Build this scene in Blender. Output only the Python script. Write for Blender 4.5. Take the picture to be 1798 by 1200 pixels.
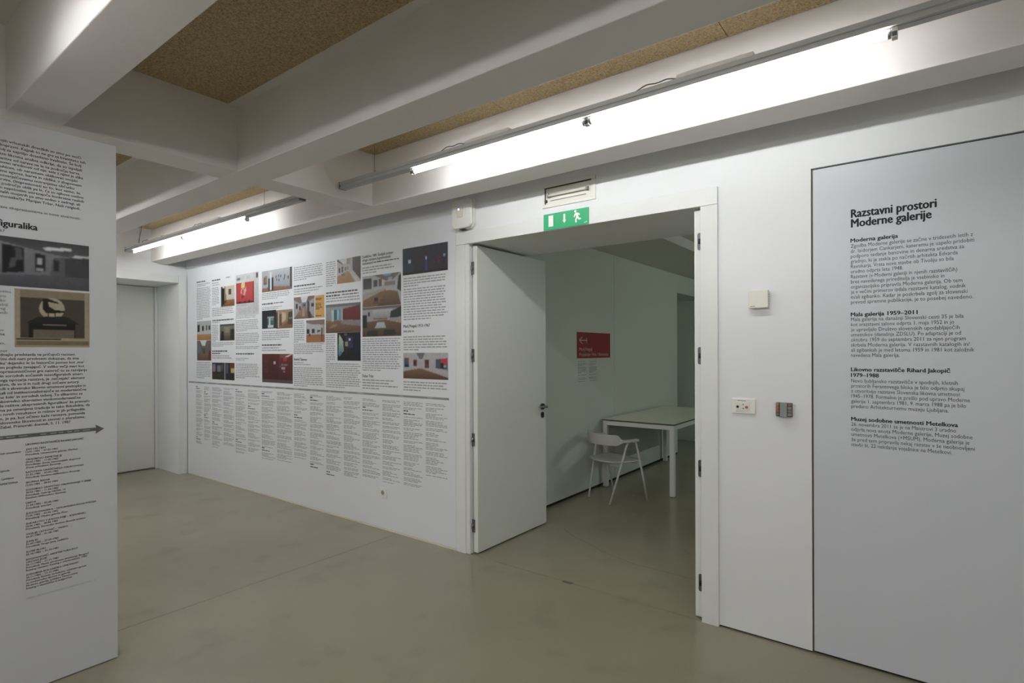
import bpy, bmesh, math, random
from mathutils import Vector, Matrix

# ------------------------------------------------------------------ clear
for o in list(bpy.data.objects):
    bpy.data.objects.remove(o, do_unlink=True)
scene = bpy.context.scene
COL = scene.collection
random.seed(11)

# ------------------------------------------------------------------ camera, world, exposure
F_PX, YAW, ROLL, CY = 968.566, 0.6450, -0.0037, 618.03
cam_data = bpy.data.cameras.new('camera')
cam_data.sensor_width = 36.0
cam_data.sensor_fit = 'HORIZONTAL'
cam_data.lens = F_PX / 1798.0 * 36.0
cam_data.shift_y = (CY - 600.0) / 1798.0
cam_data.clip_start = 0.02
cam = bpy.data.objects.new('camera', cam_data)
COL.objects.link(cam)
_fw = Vector((-math.sin(YAW), math.cos(YAW), 0))
_r = Vector((math.cos(YAW), math.sin(YAW), 0))
_u = Vector((0, 0, 1))
_r2 = _r * math.cos(ROLL) + _u * math.sin(ROLL)
_u2 = -_r * math.sin(ROLL) + _u * math.cos(ROLL)
cam.matrix_world = Matrix(((_r2.x, _u2.x, -_fw.x, 0), (_r2.y, _u2.y, -_fw.y, 0),
                           (_r2.z, _u2.z, -_fw.z, 1.5), (0, 0, 0, 1)))
scene.camera = cam

world = bpy.data.worlds.new('world')
scene.world = world
world.use_nodes = True
world.node_tree.nodes['Background'].inputs[0].default_value = (0.5, 0.55, 0.5, 1)
world.node_tree.nodes['Background'].inputs[1].default_value = 0.02

scene.view_settings.view_transform = 'Standard'
scene.view_settings.look = 'None'
scene.view_settings.gamma = 1.0
scene.view_settings.use_curve_mapping = False
scene.view_settings.exposure = 0.08
try:
    scene.cycles.use_denoising = True
    scene.cycles.max_bounces = 10
    scene.cycles.diffuse_bounces = 7
    scene.cycles.sample_clamp_indirect = 6.0
except Exception:
    pass
# emission of the lit tubes: near row (right, left), row above the camera (right, left), then added fill tubes: row behind, right end, next room
POW = dict(n1=54.0, n2=48.0, m1=31.0, m2=70.0, b1=170.0, b2=120.0, r1=140.0, i1=168.0)
TUBE_COLOR = (1.0, 1.0, 0.985)

# ------------------------------------------------------------------ key dimensions (metres, floor z = 0)
WA = 3.077        # face of the back wall
WAB = 3.785       # its rear face (next room)
SOF = 2.60        # underside of the ceiling beams
TOP = 2.99        # underside of the slab between the beams
XL = -7.40        # left end wall
XR = 4.6          # right end wall (out of view)
YF = -4.6         # wall behind the camera
WI = -2.91        # side wall of the next room

# ------------------------------------------------------------------ materials
def lin(c):
    return tuple((v / 12.92 if v <= 0.04045 else ((v + 0.055) / 1.055) ** 2.4) for v in c)
def hx(s):
    return lin(tuple(int(s[i:i + 2], 16) / 255 for i in (0, 2, 4)))

MATS = {}
def mat(name, color, rough=0.6, metal=0.0, spec=0.4, noise=0.0, nscale=8.0, bump=0.0, bscale=120.0,
        emit=None, estr=0.0, coat=0.0):
    if name in MATS:
        return MATS[name]
    m = bpy.data.materials.new(name)
    m.use_nodes = True
    nt = m.node_tree
    b = nt.nodes['Principled BSDF']
    b.inputs['Base Color'].default_value = (*color, 1)
    b.inputs['Roughness'].default_value = rough
    b.inputs['Metallic'].default_value = metal
    b.inputs['Specular IOR Level'].default_value = spec
    if coat:
        b.inputs['Coat Weight'].default_value = coat
        b.inputs['Coat Roughness'].default_value = 0.15
    tc = nt.nodes.new('ShaderNodeTexCoord')
    if noise:
        n = nt.nodes.new('ShaderNodeTexNoise')
        n.inputs['Scale'].default_value = nscale
        n.inputs['Detail'].default_value = 5
        nt.links.new(tc.outputs['Object'], n.inputs['Vector'])
        r = nt.nodes.new('ShaderNodeValToRGB')
        r.color_ramp.elements[0].position = 0.3
        r.color_ramp.elements[1].position = 0.7
        r.color_ramp.elements[0].color = (*[v * (1 - noise) for v in color], 1)
        r.color_ramp.elements[1].color = (*[min(1, v * (1 + noise)) for v in color], 1)
        nt.links.new(n.outputs['Fac'], r.inputs['Fac'])
        nt.links.new(r.outputs['Color'], b.inputs['Base Color'])
    if bump:
        n2 = nt.nodes.new('ShaderNodeTexNoise')
        n2.inputs['Scale'].default_value = bscale
        n2.inputs['Detail'].default_value = 4
        nt.links.new(tc.outputs['Object'], n2.inputs['Vector'])
        bp = nt.nodes.new('ShaderNodeBump')
        bp.inputs['Strength'].default_value = bump
        bp.inputs['Distance'].default_value = 0.004
        nt.links.new(n2.outputs['Fac'], bp.inputs['Height'])
        nt.links.new(bp.outputs['Normal'], b.inputs['Normal'])
    if emit:
        b.inputs['Emission Color'].default_value = (*emit, 1)
        b.inputs['Emission Strength'].default_value = estr
    MATS[name] = m
    return m

M_WALL = mat('wall_paint', hx('E6E8EA'), 0.75, noise=0.015, nscale=1.5, bump=0.05, bscale=300)
M_TRIM = mat('trim_paint', hx('E3E5E4'), 0.5, noise=0.01, nscale=3)
M_PRINT = mat('print_film', hx('E0E3E8'), 0.6, noise=0.006, nscale=2)
M_PART = mat('partition_print', hx('CACCD1'), 0.6, noise=0.006, nscale=2)
M_PANEL = mat('panel_laminate', hx('CED2D8'), 0.45, noise=0.008, nscale=2)
M_DOOR = mat('door_lacquer', hx('E0E3DE'), 0.45, noise=0.01, nscale=2)
M_CONC = mat('beam_paint', hx('E9E6E5'), 0.8, noise=0.025, nscale=2.5, bump=0.12, bscale=60)
M_CEIL = mat('ceiling_paint', hx('DCDAD6'), 0.8)
M_INNER = mat('inner_wall_laminate', hx('CFD5CC'), 0.5, noise=0.01, nscale=2)
M_DARK = mat('dark_gap', hx('2A2824'), 0.9)
M_GAPSH = mat('gap_wood', hx('6A5E50'), 0.8)
M_CREAM = mat('cream_skirting', hx('D8D2C2'), 0.6)
M_ALU = mat('anodised_rail', hx('B4B7B8'), 0.45, metal=0.0, noise=0.02, nscale=4)
M_ALUD = mat('rail_groove', hx('77797A'), 0.5, metal=0.3)
M_WIRE = mat('wire', hx('6B6B68'), 0.5, metal=0.3)
M_PLAST = mat('white_plastic', hx('E8E8E4'), 0.35)
M_PLASTC = mat('cream_plastic', hx('E4E2DA'), 0.4)
M_PLASTG = mat('grey_plastic', hx('8E908F'), 0.5)
M_PLASTD = mat('dark_grey_plastic', hx('5C5856'), 0.5)
M_REDP = mat('red_plastic', hx('B0605A'), 0.45)
M_BLACK = mat('black_plastic', hx('1A1C1B'), 0.45)
M_STEEL = mat('brushed_steel', hx('9B9B9E'), 0.3, metal=0.9)
M_STEELD = mat('hinge_steel', hx('6E6C70'), 0.35, metal=0.7)
M_BRASSD = mat('handle_metal', hx('4A4A44'), 0.35, metal=0.8)
M_GREEN = mat('exit_green', hx('00A067'), 0.4)
M_SIGNW = mat('sign_white', hx('EEF3EE'), 0.5)
M_RED = mat('sign_red', hx('8E2429'), 0.45)
M_REDTX = mat('sign_text', hx('C9B7B0'), 0.6)
M_INK = mat('ink', hx('34363A'), 0.7)
M_INKB = mat('ink_bold', hx('1E2022'), 0.7)
M_INKG = mat('ink_grey', hx('9FA1A5'), 0.7)
M_INKL = mat('ink_light', hx('ABADB1'), 0.7)
M_BAR = mat('timeline_grey', hx('8B8C90'), 0.7)
M_BARP = mat('arrow_grey', hx('5D5F60'), 0.7)
M_BARTX = mat('arrow_text', hx('8E908F'), 0.7)
M_TABLE = mat('table_laminate', hx('E4E6D8'), 0.3, noise=0.01, nscale=3)
M_TEDGE = mat('table_edge', hx('4E4638'), 0.6)
M_TLEG = mat('table_steel', hx('DFE0DA'), 0.4)
M_CHAIR = mat('chair_shell', hx('C2BEBB'), 0.5)
M_CHLEG = mat('chair_tube', hx('CFCDC8'), 0.35)
def tube_mat(k):
    return mat('lit_tube_' + k, (1, 1, 1), 0.3, emit=TUBE_COLOR if k[0] != 'i' else (0.90, 1.0, 0.91), estr=POW[k])
M_LED = mat('led_blue', (0.3, 0.3, 1), 0.3, emit=(0.45, 0.45, 1.0), estr=2.0)
M_GLASSP = mat('clear_cover', hx('DAD6CC'), 0.2, spec=0.5)

def floor_material(name, tint):
    m = bpy.data.materials.new(name)
    m.use_nodes = True
    nt = m.node_tree
    b = nt.nodes['Principled BSDF']
    tc = nt.nodes.new('ShaderNodeTexCoord')
    mp = nt.nodes.new('ShaderNodeMapping')
    mp.inputs['Scale'].default_value = (1, 1, 1)
    nt.links.new(tc.outputs['Object'], mp.inputs['Vector'])
    n1 = nt.nodes.new('ShaderNodeTexNoise'); n1.inputs['Scale'].default_value = 0.9; n1.inputs['Detail'].default_value = 8
    n2 = nt.nodes.new('ShaderNodeTexNoise'); n2.inputs['Scale'].default_value = 3.2; n2.inputs['Detail'].default_value = 6
    n3 = nt.nodes.new('ShaderNodeTexNoise'); n3.inputs['Scale'].default_value = 90; n3.inputs['Detail'].default_value = 3
    for n in (n1, n2, n3):
        nt.links.new(mp.outputs['Vector'], n.inputs['Vector'])
    r = nt.nodes.new('ShaderNodeValToRGB')
    r.color_ramp.elements[0].position = 0.25; r.color_ramp.elements[1].position = 0.75
    a, c = hx(tint[0]), hx(tint[1])
    r.color_ramp.elements[0].color = (*a, 1); r.color_ramp.elements[1].color = (*c, 1)
    nt.links.new(n1.outputs['Fac'], r.inputs['Fac'])
    r2 = nt.nodes.new('ShaderNodeValToRGB')
    r2.color_ramp.elements[0].position = 0.28; r2.color_ramp.elements[1].position = 0.42
    r2.color_ramp.elements[0].color = (0.80, 0.80, 0.79, 1); r2.color_ramp.elements[1].color = (1, 1, 1, 1)
    nt.links.new(n2.outputs['Fac'], r2.inputs['Fac'])
    mx = nt.nodes.new('ShaderNodeMix'); mx.data_type = 'RGBA'; mx.blend_type = 'MULTIPLY'
    mx.inputs[0].default_value = 0.55
    nt.links.new(r.outputs['Color'], mx.inputs[6]); nt.links.new(r2.outputs['Color'], mx.inputs[7])
    r3 = nt.nodes.new('ShaderNodeValToRGB')
    r3.color_ramp.elements[0].color = (0.93, 0.93, 0.93, 1); r3.color_ramp.elements[1].color = (1.05, 1.05, 1.05, 1)
    nt.links.new(n3.outputs['Fac'], r3.inputs['Fac'])
    mx2 = nt.nodes.new('ShaderNodeMix'); mx2.data_type = 'RGBA'; mx2.blend_type = 'MULTIPLY'
    mx2.inputs[0].default_value = 0.8
    nt.links.new(mx.outputs[2], mx2.inputs[6]); nt.links.new(r3.outputs['Color'], mx2.inputs[7])
    nt.links.new(mx2.outputs[2], b.inputs['Base Color'])
    rr = nt.nodes.new('ShaderNodeMapRange')
    rr.inputs[3].default_value = 0.15; rr.inputs[4].default_value = 0.27
    nt.links.new(n2.outputs['Fac'], rr.inputs[0]); nt.links.new(rr.outputs[0], b.inputs['Roughness'])
    b.inputs['Specular IOR Level'].default_value = 0.45
    bp = nt.nodes.new('ShaderNodeBump'); bp.inputs['Strength'].default_value = 0.04; bp.inputs['Distance'].default_value = 0.01
    nt.links.new(n2.outputs['Fac'], bp.inputs['Height']); nt.links.new(bp.outputs['Normal'], b.inputs['Normal'])
    return m
M_FLOOR = floor_material('polished_concrete', ('8D8774', '9C9683'))

def cork_material():
    m = bpy.data.materials.new('cork_board')
    m.use_nodes = True
    nt = m.node_tree; b = nt.nodes['Principled BSDF']
    tc = nt.nodes.new('ShaderNodeTexCoord')
    n = nt.nodes.new('ShaderNodeTexNoise'); n.inputs['Scale'].default_value = 75; n.inputs['Detail'].default_value = 6; n.inputs['Roughness'].default_value = 0.75
    v = nt.nodes.new('ShaderNodeTexVoronoi'); v.inputs['Scale'].default_value = 150
    nt.links.new(tc.outputs['Object'], n.inputs['Vector']); nt.links.new(tc.outputs['Object'], v.inputs['Vector'])
    ad = nt.nodes.new('ShaderNodeMath'); ad.operation = 'MULTIPLY_ADD'; ad.inputs[1].default_value = 0.35
    nt.links.new(v.outputs['Distance'], ad.inputs[0]); nt.links.new(n.outputs['Fac'], ad.inputs[2])
    r = nt.nodes.new('ShaderNodeValToRGB')
    r.color_ramp.elements[0].position = 0.42; r.color_ramp.elements[0].color = (*hx('625541'), 1)
    r.color_ramp.elements[1].position = 0.78; r.color_ramp.elements[1].color = (*hx('C2B091'), 1)
    e = r.color_ramp.elements.new(0.58); e.color = (*hx('A08E6C'), 1)
    nt.links.new(ad.outputs[0], r.inputs['Fac']); nt.links.new(r.outputs['Color'], b.inputs['Base Color'])
    b.inputs['Roughness'].default_value = 0.95; b.inputs['Specular IOR Level'].default_value = 0.1
    bp = nt.nodes.new('ShaderNodeBump'); bp.inputs['Strength'].default_value = 0.5; bp.inputs['Distance'].default_value = 0.004
    nt.links.new(n.outputs['Fac'], bp.inputs['Height']); nt.links.new(bp.outputs['Normal'], b.inputs['Normal'])
    return m
M_CORK = cork_material()

def photo_material():
    m = bpy.data.materials.new('photo_print')
    m.use_nodes = True
    nt = m.node_tree; b = nt.nodes['Principled BSDF']
    at = nt.nodes.new('ShaderNodeVertexColor'); at.layer_name = 'Col'
    tc = nt.nodes.new('ShaderNodeTexCoord')
    n = nt.nodes.new('ShaderNodeTexNoise'); n.inputs['Scale'].default_value = 40; n.inputs['Detail'].default_value = 4
    nt.links.new(tc.outputs['Object'], n.inputs['Vector'])
    r = nt.nodes.new('ShaderNodeValToRGB')
    r.color_ramp.elements[0].color = (0.8, 0.8, 0.8, 1); r.color_ramp.elements[1].color = (1.15, 1.15, 1.15, 1)
    nt.links.new(n.outputs['Fac'], r.inputs['Fac'])
    mx = nt.nodes.new('ShaderNodeMix'); mx.data_type = 'RGBA'; mx.blend_type = 'MULTIPLY'; mx.inputs[0].default_value = 1
    nt.links.new(at.outputs['Color'], mx.inputs[6]); nt.links.new(r.outputs['Color'], mx.inputs[7])
    nt.links.new(mx.outputs[2], b.inputs['Base Color'])
    b.inputs['Roughness'].default_value = 0.55; b.inputs['Specular IOR Level'].default_value = 0.3
    return m
M_PHOTO = photo_material()

# ------------------------------------------------------------------ mesh helpers
class MB:
    def __init__(self):
        self.v = []; self.f = []; self.s = []
    def add(self, vs, fs, smooth=False):
        n = len(self.v)
        self.v += [tuple(p) for p in vs]
        for f in fs:
            self.f.append([i + n for i in f]); self.s.append(smooth)
        return self
    def box(self, x0, x1, y0, y1, z0, z1):
        x0, x1 = min(x0, x1), max(x0, x1); y0, y1 = min(y0, y1), max(y0, y1); z0, z1 = min(z0, z1), max(z0, z1)
        return self.add([(x0, y0, z0), (x1, y0, z0), (x1, y1, z0), (x0, y1, z0), (x0, y0, z1), (x1, y0, z1), (x1, y1, z1), (x0, y1, z1)],
                        [(0, 3, 2, 1), (4, 5, 6, 7), (0, 1, 5, 4), (1, 2, 6, 5), (2, 3, 7, 6), (3, 0, 4, 7)])
    def tube(self, path, r, n=12, caps=True):
        path = [Vector(p) for p in path]
        rs = r if isinstance(r, (list, tuple)) else [r] * len(path)
        rings = []
        t0 = (path[1] - path[0]).normalized()
        a = Vector((0, 0, 1)) if abs(t0.z) < 0.9 else Vector((1, 0, 0))
        u = t0.cross(a).normalized()
        for i, p in enumerate(path):
            if i == 0: t = path[1] - path[0]
            elif i == len(path) - 1: t = path[-1] - path[-2]
            else: t = (path[i + 1] - path[i]).normalized() + (path[i] - path[i - 1]).normalized()
            t.normalize()
            u = (u - t * u.dot(t)).normalized()
            w = t.cross(u)
            rings.append([p + (u * math.cos(2 * math.pi * k / n) + w * math.sin(2 * math.pi * k / n)) * rs[i] for k in range(n)])
        vs = [q for ring in rings for q in ring]
        fs = []
        for i in range(len(path) - 1):
            for k in range(n):
                k2 = (k + 1) % n
                fs.append((i * n + k, i * n + k2, (i + 1) * n + k2, (i + 1) * n + k))
        self.add(vs, fs, True)
        if caps:
            m = len(self.v) - len(vs)
            self.f.append([m + k for k in range(n)][::-1]); self.s.append(False)
            self.f.append([m + (len(path) - 1) * n + k for k in range(n)]); self.s.append(False)
        return self
    def prism(self, pts, fn, d0, d1):
        """2-D outline pts extruded; fn(a, b, d) gives the 3-D point"""
        n = len(pts)
        vs = [fn(a, b, d0) for a, b in pts] + [fn(a, b, d1) for a, b in pts]
        fs = [list(range(n))[::-1], list(range(n, 2 * n))] + [(i, (i + 1) % n, n + (i + 1) % n, n + i) for i in range(n)]
        return self.add(vs, fs)
    def build(self, name, material, parent=None, bevel=0.0, seg=2, recalc=True, auto=True):
        me = bpy.data.meshes.new(name)
        me.from_pydata(self.v, [], self.f)
        for p, s in zip(me.polygons, self.s):
            p.use_smooth = s
        if recalc or bevel:
            bm = bmesh.new(); bm.from_mesh(me)
            if bevel:
                es = [e for e in bm.edges if len(e.link_faces) == 2 and e.calc_face_angle(0) > 0.6]
                bmesh.ops.bevel(bm, geom=es, offset=bevel, segments=seg, affect='EDGES', profile=0.5, clamp_overlap=True)
            if recalc:
                bmesh.ops.recalc_face_normals(bm, faces=bm.faces)
            bm.to_mesh(me); bm.free()
        me.materials.append(material)
        o = bpy.data.objects.new(name, me)
        COL.objects.link(o)
        if parent is not None:
            o.parent = parent
            o.matrix_parent_inverse = parent.matrix_basis.inverted()
        return o

def tag(o, label, cat, group=None):
    o['label'] = label; o['category'] = cat
    if group: o['group'] = group
    return o
def thing(name, loc, label, cat, group=None):
    o = bpy.data.objects.new(name, None)
    o.empty_display_size = 0.1
    COL.objects.link(o)
    o.location = loc
    bpy.context.view_layer.update()
    return tag(o, label, cat, group)
def struct(o, label=None):
    o['kind'] = 'structure'
    if label: o['label'] = label
    return o
def stuff(o, label=None):
    o['kind'] = 'stuff'
    if label: o['label'] = label
    return o

def rrect(w, h, r, n=6):
    pts = []
    for cx, cy, a0 in ((w / 2 - r, h / 2 - r, 0), (-w / 2 + r, h / 2 - r, 90), (-w / 2 + r, -h / 2 + r, 180), (w / 2 - r, -h / 2 + r, 270)):
        for k in range(n + 1):
            a = math.radians(a0 + 90 * k / n)
            pts.append((cx + r * math.cos(a), cy + r * math.sin(a)))
    return pts

# wall planes: (a, b, d) -> point, a along reading direction, b up, d out of the wall
def PW(a, b, d):                  # on the back wall, facing the camera
    return (a, WA - d, b)
PX = -3.189
def PP(a, b, d):                  # on the free-standing partition (faces +X)
    return (PX + d, a, b)
def PI_(a, b, d):                 # on the side wall of the next room (faces +X)
    return (WI + d, a, b)

# ------------------------------------------------------------------ lettering
TEXT_JOBS = []
def text_job(body, a, b, size, plane, d, width=None, bold=0.0, shear=0.0, align='L'):
    return dict(body=body, a=a, b=b, size=size, plane=plane, d=d, width=width, bold=bold, shear=shear, align=align)
def letters(name, jobs, material, parent, label=None):
    """set lines of type as one flat mesh"""
    objs = []
    for j in jobs:
        cu = bpy.data.curves.new('type', 'FONT')
        cu.body = j['body']; cu.size = 1.0; cu.resolution_u = 2
        cu.shear = j['shear']
        cu.fill_mode = 'FRONT'
        ob = bpy.data.objects.new('type', cu)
        COL.objects.link(ob); objs.append(ob)
    bpy.context.view_layer.update()
    dg = bpy.context.evaluated_depsgraph_get()
    mb = MB()
    for j, ob in zip(jobs, objs):
        me = bpy.data.meshes.new_from_object(ob.evaluated_get(dg))
        if len(me.vertices):
            x0 = min(v.co.x for v in me.vertices); x1 = max(v.co.x for v in me.vertices)
            s = j['size']
            sx = s if not j['width'] else j['width'] / max(1e-6, x1 - x0)
            off = 0 if j['align'] == 'L' else -(x1 - x0) * sx
            k = j['bold'] * s
            for q, (da, db) in enumerate(((0, 0),) if k <= 0 else ((-k, 0), (k, 0)) if j['bold'] < 0.015 else ((0, 0), (k, 0), (-k, 0), (0, k * 0.6), (0, -k * 0.6))):
                vs = [j['plane'](j['a'] + off + da + (v.co.x - x0) * sx, j['b'] + db + v.co.y * s, j['d'] + q * 0.00006) for v in me.vertices]
                mb.add(vs, [list(p.vertices) for p in me.polygons])
        bpy.data.meshes.remove(me)
    for ob in objs:
        cu = ob.data
        bpy.data.objects.remove(ob, do_unlink=True); bpy.data.curves.remove(cu)
    o = mb.build(name, material, parent, recalc=False)
    return stuff(o, label)

def word_bars(mb, a0, a1, btop, bbot, pitch, hfrac, plane, d, rnd, ragged=0.16, last=0.6, paragraphs=0):
    """lines of print too small to read: every word is a short stroke"""
    n = max(1, int(round((btop - bbot) / pitch)))
    p = (btop - bbot) / n
    W = a1 - a0
    for i in range(n):
        b = btop - p * (i + 0.5)
        end = a1 - W * ragged * rnd.random()
        if i == n - 1 and n > 2: end = a0 + W * (0.35 + 0.3 * rnd.random())
        x = a0
        while x < end - 0.01:
            w = min(rnd.uniform(0.020, 0.062), end - x)
            if w > 0.008:
                h = p * hfrac * rnd.uniform(0.85, 1.1)
                mb.add([plane(x, b - h / 2, d), plane(x + w, b - h / 2, d), plane(x + w, b + h / 2, d), plane(x, b + h / 2, d)], [(0, 1, 2, 3)])
            x += w + 0.007

def inside(poly, u, v):
    c = False; n = len(poly)
    for i in range(n):
        (x1, y1), (x2, y2) = poly[i], poly[i - 1]
        if (y1 > v) != (y2 > v) and u < (x2 - x1) * (v - y1) / (y2 - y1) + x1:
            c = not c
    return c
def R(u0, v0, u1, v1):
    return [(u0, v0), (u1, v0), (u1, v1), (u0, v1)]
def photo(name, rect, shapes, plane, d, parent, label, nu=44, grade=1.0):
    """a printed photograph: colour per point of a fine grid"""
    a0, b1, a1, b0 = rect
    nu = int(nu * 1.7)
    nv = max(20, int(nu * (b1 - b0) / (a1 - a0)))
    rnd = random.Random(name + str(rect))
    vs, cols = [], []
    sh = [(p, hx(c) if isinstance(c, str) else (hx(c[0]), hx(c[1]))) for p, c in shapes]
    for j in range(nv + 1):
        for i in range(nu + 1):
            u, v = i / nu, j / nv
            c = (0.5, 0.5, 0.5)
            for p, k in sh:
                if p is None or inside(p, min(max(u, 0.001), 0.999), min(max(v, 0.001), 0.999)):
                    if isinstance(k[0], tuple):
                        vmin = min(q[1] for q in p) if p else 0; vmax = max(q[1] for q in p) if p else 1
                        t = (v - vmin) / max(1e-6, vmax - vmin)
                        c = tuple(k[0][m] * (1 - t) + k[1][m] * t for m in range(3))
                    else:
                        c = k
            g = grade * rnd.uniform(0.90, 1.10)
            y_ = 0.3 * c[0] + 0.6 * c[1] + 0.1 * c[2]
            cols.append(tuple((q * 0.82 + y_ * 0.18) * g * 0.88 for q in c))
            vs.append(plane(a0 + (a1 - a0) * u, b0 + (b1 - b0) * v, d))
    fs = [(j * (nu + 1) + i, j * (nu + 1) + i + 1, (j + 1) * (nu + 1) + i + 1, (j + 1) * (nu + 1) + i) for j in range(nv) for i in range(nu)]
    n1_ = nu + 1
    for _ in range(1):                    # soft focus
        src = cols; cols = list(src)
        for j in range(1, nv):
            for i in range(1, nu):
                k = j * n1_ + i
                a, b_, c_, d_, e = src[k], src[k - 1], src[k + 1], src[k - n1_], src[k + n1_]
                cols[k] = tuple(0.36 * a[m] + 0.16 * (b_[m] + c_[m] + d_[m] + e[m]) for m in range(3))
    me = bpy.data.meshes.new(name)
    me.from_pydata(vs, [], fs)
    ca = me.color_attributes.new('Col', 'FLOAT_COLOR', 'POINT')
    for i, c in enumerate(cols):
        ca.data[i].color = (*c, 1)
    me.materials.append(M_PHOTO)
    o = bpy.data.objects.new(name, me)
    COL.objects.link(o)
    o.parent = parent; o.matrix_parent_inverse = parent.matrix_basis.inverted()
    if label: o['label'] = label
    return o

# ================================================================== THE SETTING
# ---- floor: a dark bed and the poured slabs with their open joints
floor = struct(MB().box(-8.3, XR + 0.3, YF - 0.3, 11.6, -0.12, -0.012).build('floor', M_DARK), 'polished grey-beige concrete floor')
G = 0.0022
JX = -3.495
TH = 3.079
for x0, x1, y0, y1 in ((-8.2, JX - G, YF - 0.2, WA + 0.05), (JX + G, XR + 0.2, YF - 0.2, TH - 0.003),
                       (-6.0, XR + 0.2, TH + 0.003, 11.4)):
    MB().box(x0, x1, y0, y1, -0.012, 0.0).build('slab', M_FLOOR, floor)
# hairline cracks and the small bolt-hole plate in the threshold
def strip(pts, w, z):
    mb = MB()
    for (xa, ya), (xb, yb) in zip(pts[:-1], pts[1:]):
        d = Vector((xb - xa, yb - ya, 0)).normalized(); n = Vector((-d.y, d.x, 0)) * w / 2
        mb.add([(xa + n.x, ya + n.y, z), (xa - n.x, ya - n.y, z), (xb - n.x, yb - n.y, z), (xb + n.x, yb + n.y, z)], [(0, 1, 2, 3)])
    return mb
M_CRACK = mat('crack', hx('5E5948'), 0.8)
strip([(-2.46, 3.99), (-2.305, 3.876), (-2.074, 3.773), (-1.942, 3.703), (-1.65, 3.614), (-1.422, 3.615), (-1.232, 3.606), (-1.05, 3.59)], 0.0035, 0.0008).build('floor_crack', M_CRACK, floor)
MB().box(-1.905, -1.835, 3.062, 3.090, 0.0, 0.002).build('floor_bolt_plate', M_PLASTD, floor)

# ---- back wall with the wide doorway (0.7 m thick)
OL, OR, OH = -2.745, -0.995, 2.305      # structural opening
mb = MB()
mb.box(-8.6, OL, WA, WAB, 0.0, 3.2)
mb.box(OL, OR, WA, WAB, OH, 3.2)
mb.box(OR, -0.458, WA, WAB, 0.010, 3.2)
mb.box(-0.458, 1.10, WA, WAB, 2.402, 3.2)
mb.box(-0.458, 1.10, WA + 0.05, WAB, 0.0, 2.402)
mb.box(1.10, XR + 0.3, WA, WAB, 0.0, 3.2)
wall_back = struct(mb.build('wall_back', M_WALL), 'white back wall with a wide doorway')
MB().box(OR, -0.460, WA + 0.010, WA + 0.03, 0.0, 0.011).build('base_gap', M_DARK, wall_back)

# ---- casing of the doorway
trim = struct(MB().box(-2.830, -2.742, WA - 0.014, WA + 0.03, 0.0, OH - 0.006).build('trim_1', M_TRIM, bevel=0.003), 'white painted casing around the doorway')
MB().box(-1.000, -0.907, WA - 0.014, WA + 0.03, 0.0, OH - 0.006).build('jamb_casing', M_TRIM, trim, bevel=0.003)
MB().box(-2.830, -0.907, WA - 0.014, WA + 0.03, OH - 0.005, 2.396).build('head_casing', M_TRIM, trim, bevel=0.003)
MB().box(-2.746, -2.708, WA - 0.004, WAB - 0.005, 0.0, OH - 0.004).build('jamb_lining', M_TRIM, trim, bevel=0.003)
MB().box(-1.003, -0.994, WA - 0.002, WAB - 0.005, 0.0, OH - 0.004).build('jamb_lining', M_TRIM, trim, bevel=0.002)

# ---- left end wall: deep door niche with casing
NY0, NY1, NH = 1.86, 2.970, 2.362
mb = MB()
mb.box(-8.6, XL, NY1, WA, 0.0, SOF - 0.030)
mb.box(-8.6, XL, NY0, NY1, NH, SOF - 0.030)
mb.box(-8.6, XL, YF - 0.3, NY0, 0.0, SOF - 0.030)
mb.box(-8.6, XL - 0.05, YF - 0.3, WA, SOF - 0.030, 3.2)
mb.box(-8.6, -8.08, NY0, NY1, 0.0, NH)
wall_left = struct(mb.build('wall_left', M_WALL), 'white end wall with a deep door niche')
t2 = struct(MB().box(XL, XL + 0.018, NY1, WA - 0.016, 0.0, NH + 0.098).build('trim_2', M_TRIM, bevel=0.003), 'white casing around the niche')
MB().box(XL, XL + 0.018, NY0 - 0.10, NY1 - 0.002, NH, NH + 0.098).build('head_casing', M_TRIM, t2, bevel=0.003)
MB().box(XL, XL + 0.018, NY0 - 0.10, NY0, 0.0, NH - 0.002).build('jamb_casing', M_TRIM, t2, bevel=0.003)
MB().box(-8.055, -8.015, NY1 - 0.030, NY1 - 0.001, 0.0, NH - 0.002).build('door_stop', M_TRIM, t2, bevel=0.002)
d3 = struct(MB().box(-8.075, -8.035, NY0 + 0.02, NY1 - 0.034, 0.014, NH - 0.008).build('door_3', M_DOOR, bevel=0.003), 'closed plain white door deep in the end-wall niche')
MB().box(-8.035, -8.018, NY0 + 0.065, NY0 + 0.105, 1.02, 1.06).build('handle', M_BRASSD, d3, bevel=0.004)

# ---- out-of-view walls that close the gallery
struct(MB().box(XR, XR + 0.3, YF - 0.3, WA, 0.0, 3.2).build('wall_right', M_WALL), 'white right end wall')
struct(MB().box(-8.6, XR, YF - 0.3, YF, 0.0, 3.2).build('wall_front', M_WALL), 'white wall opposite the doorway')

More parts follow.
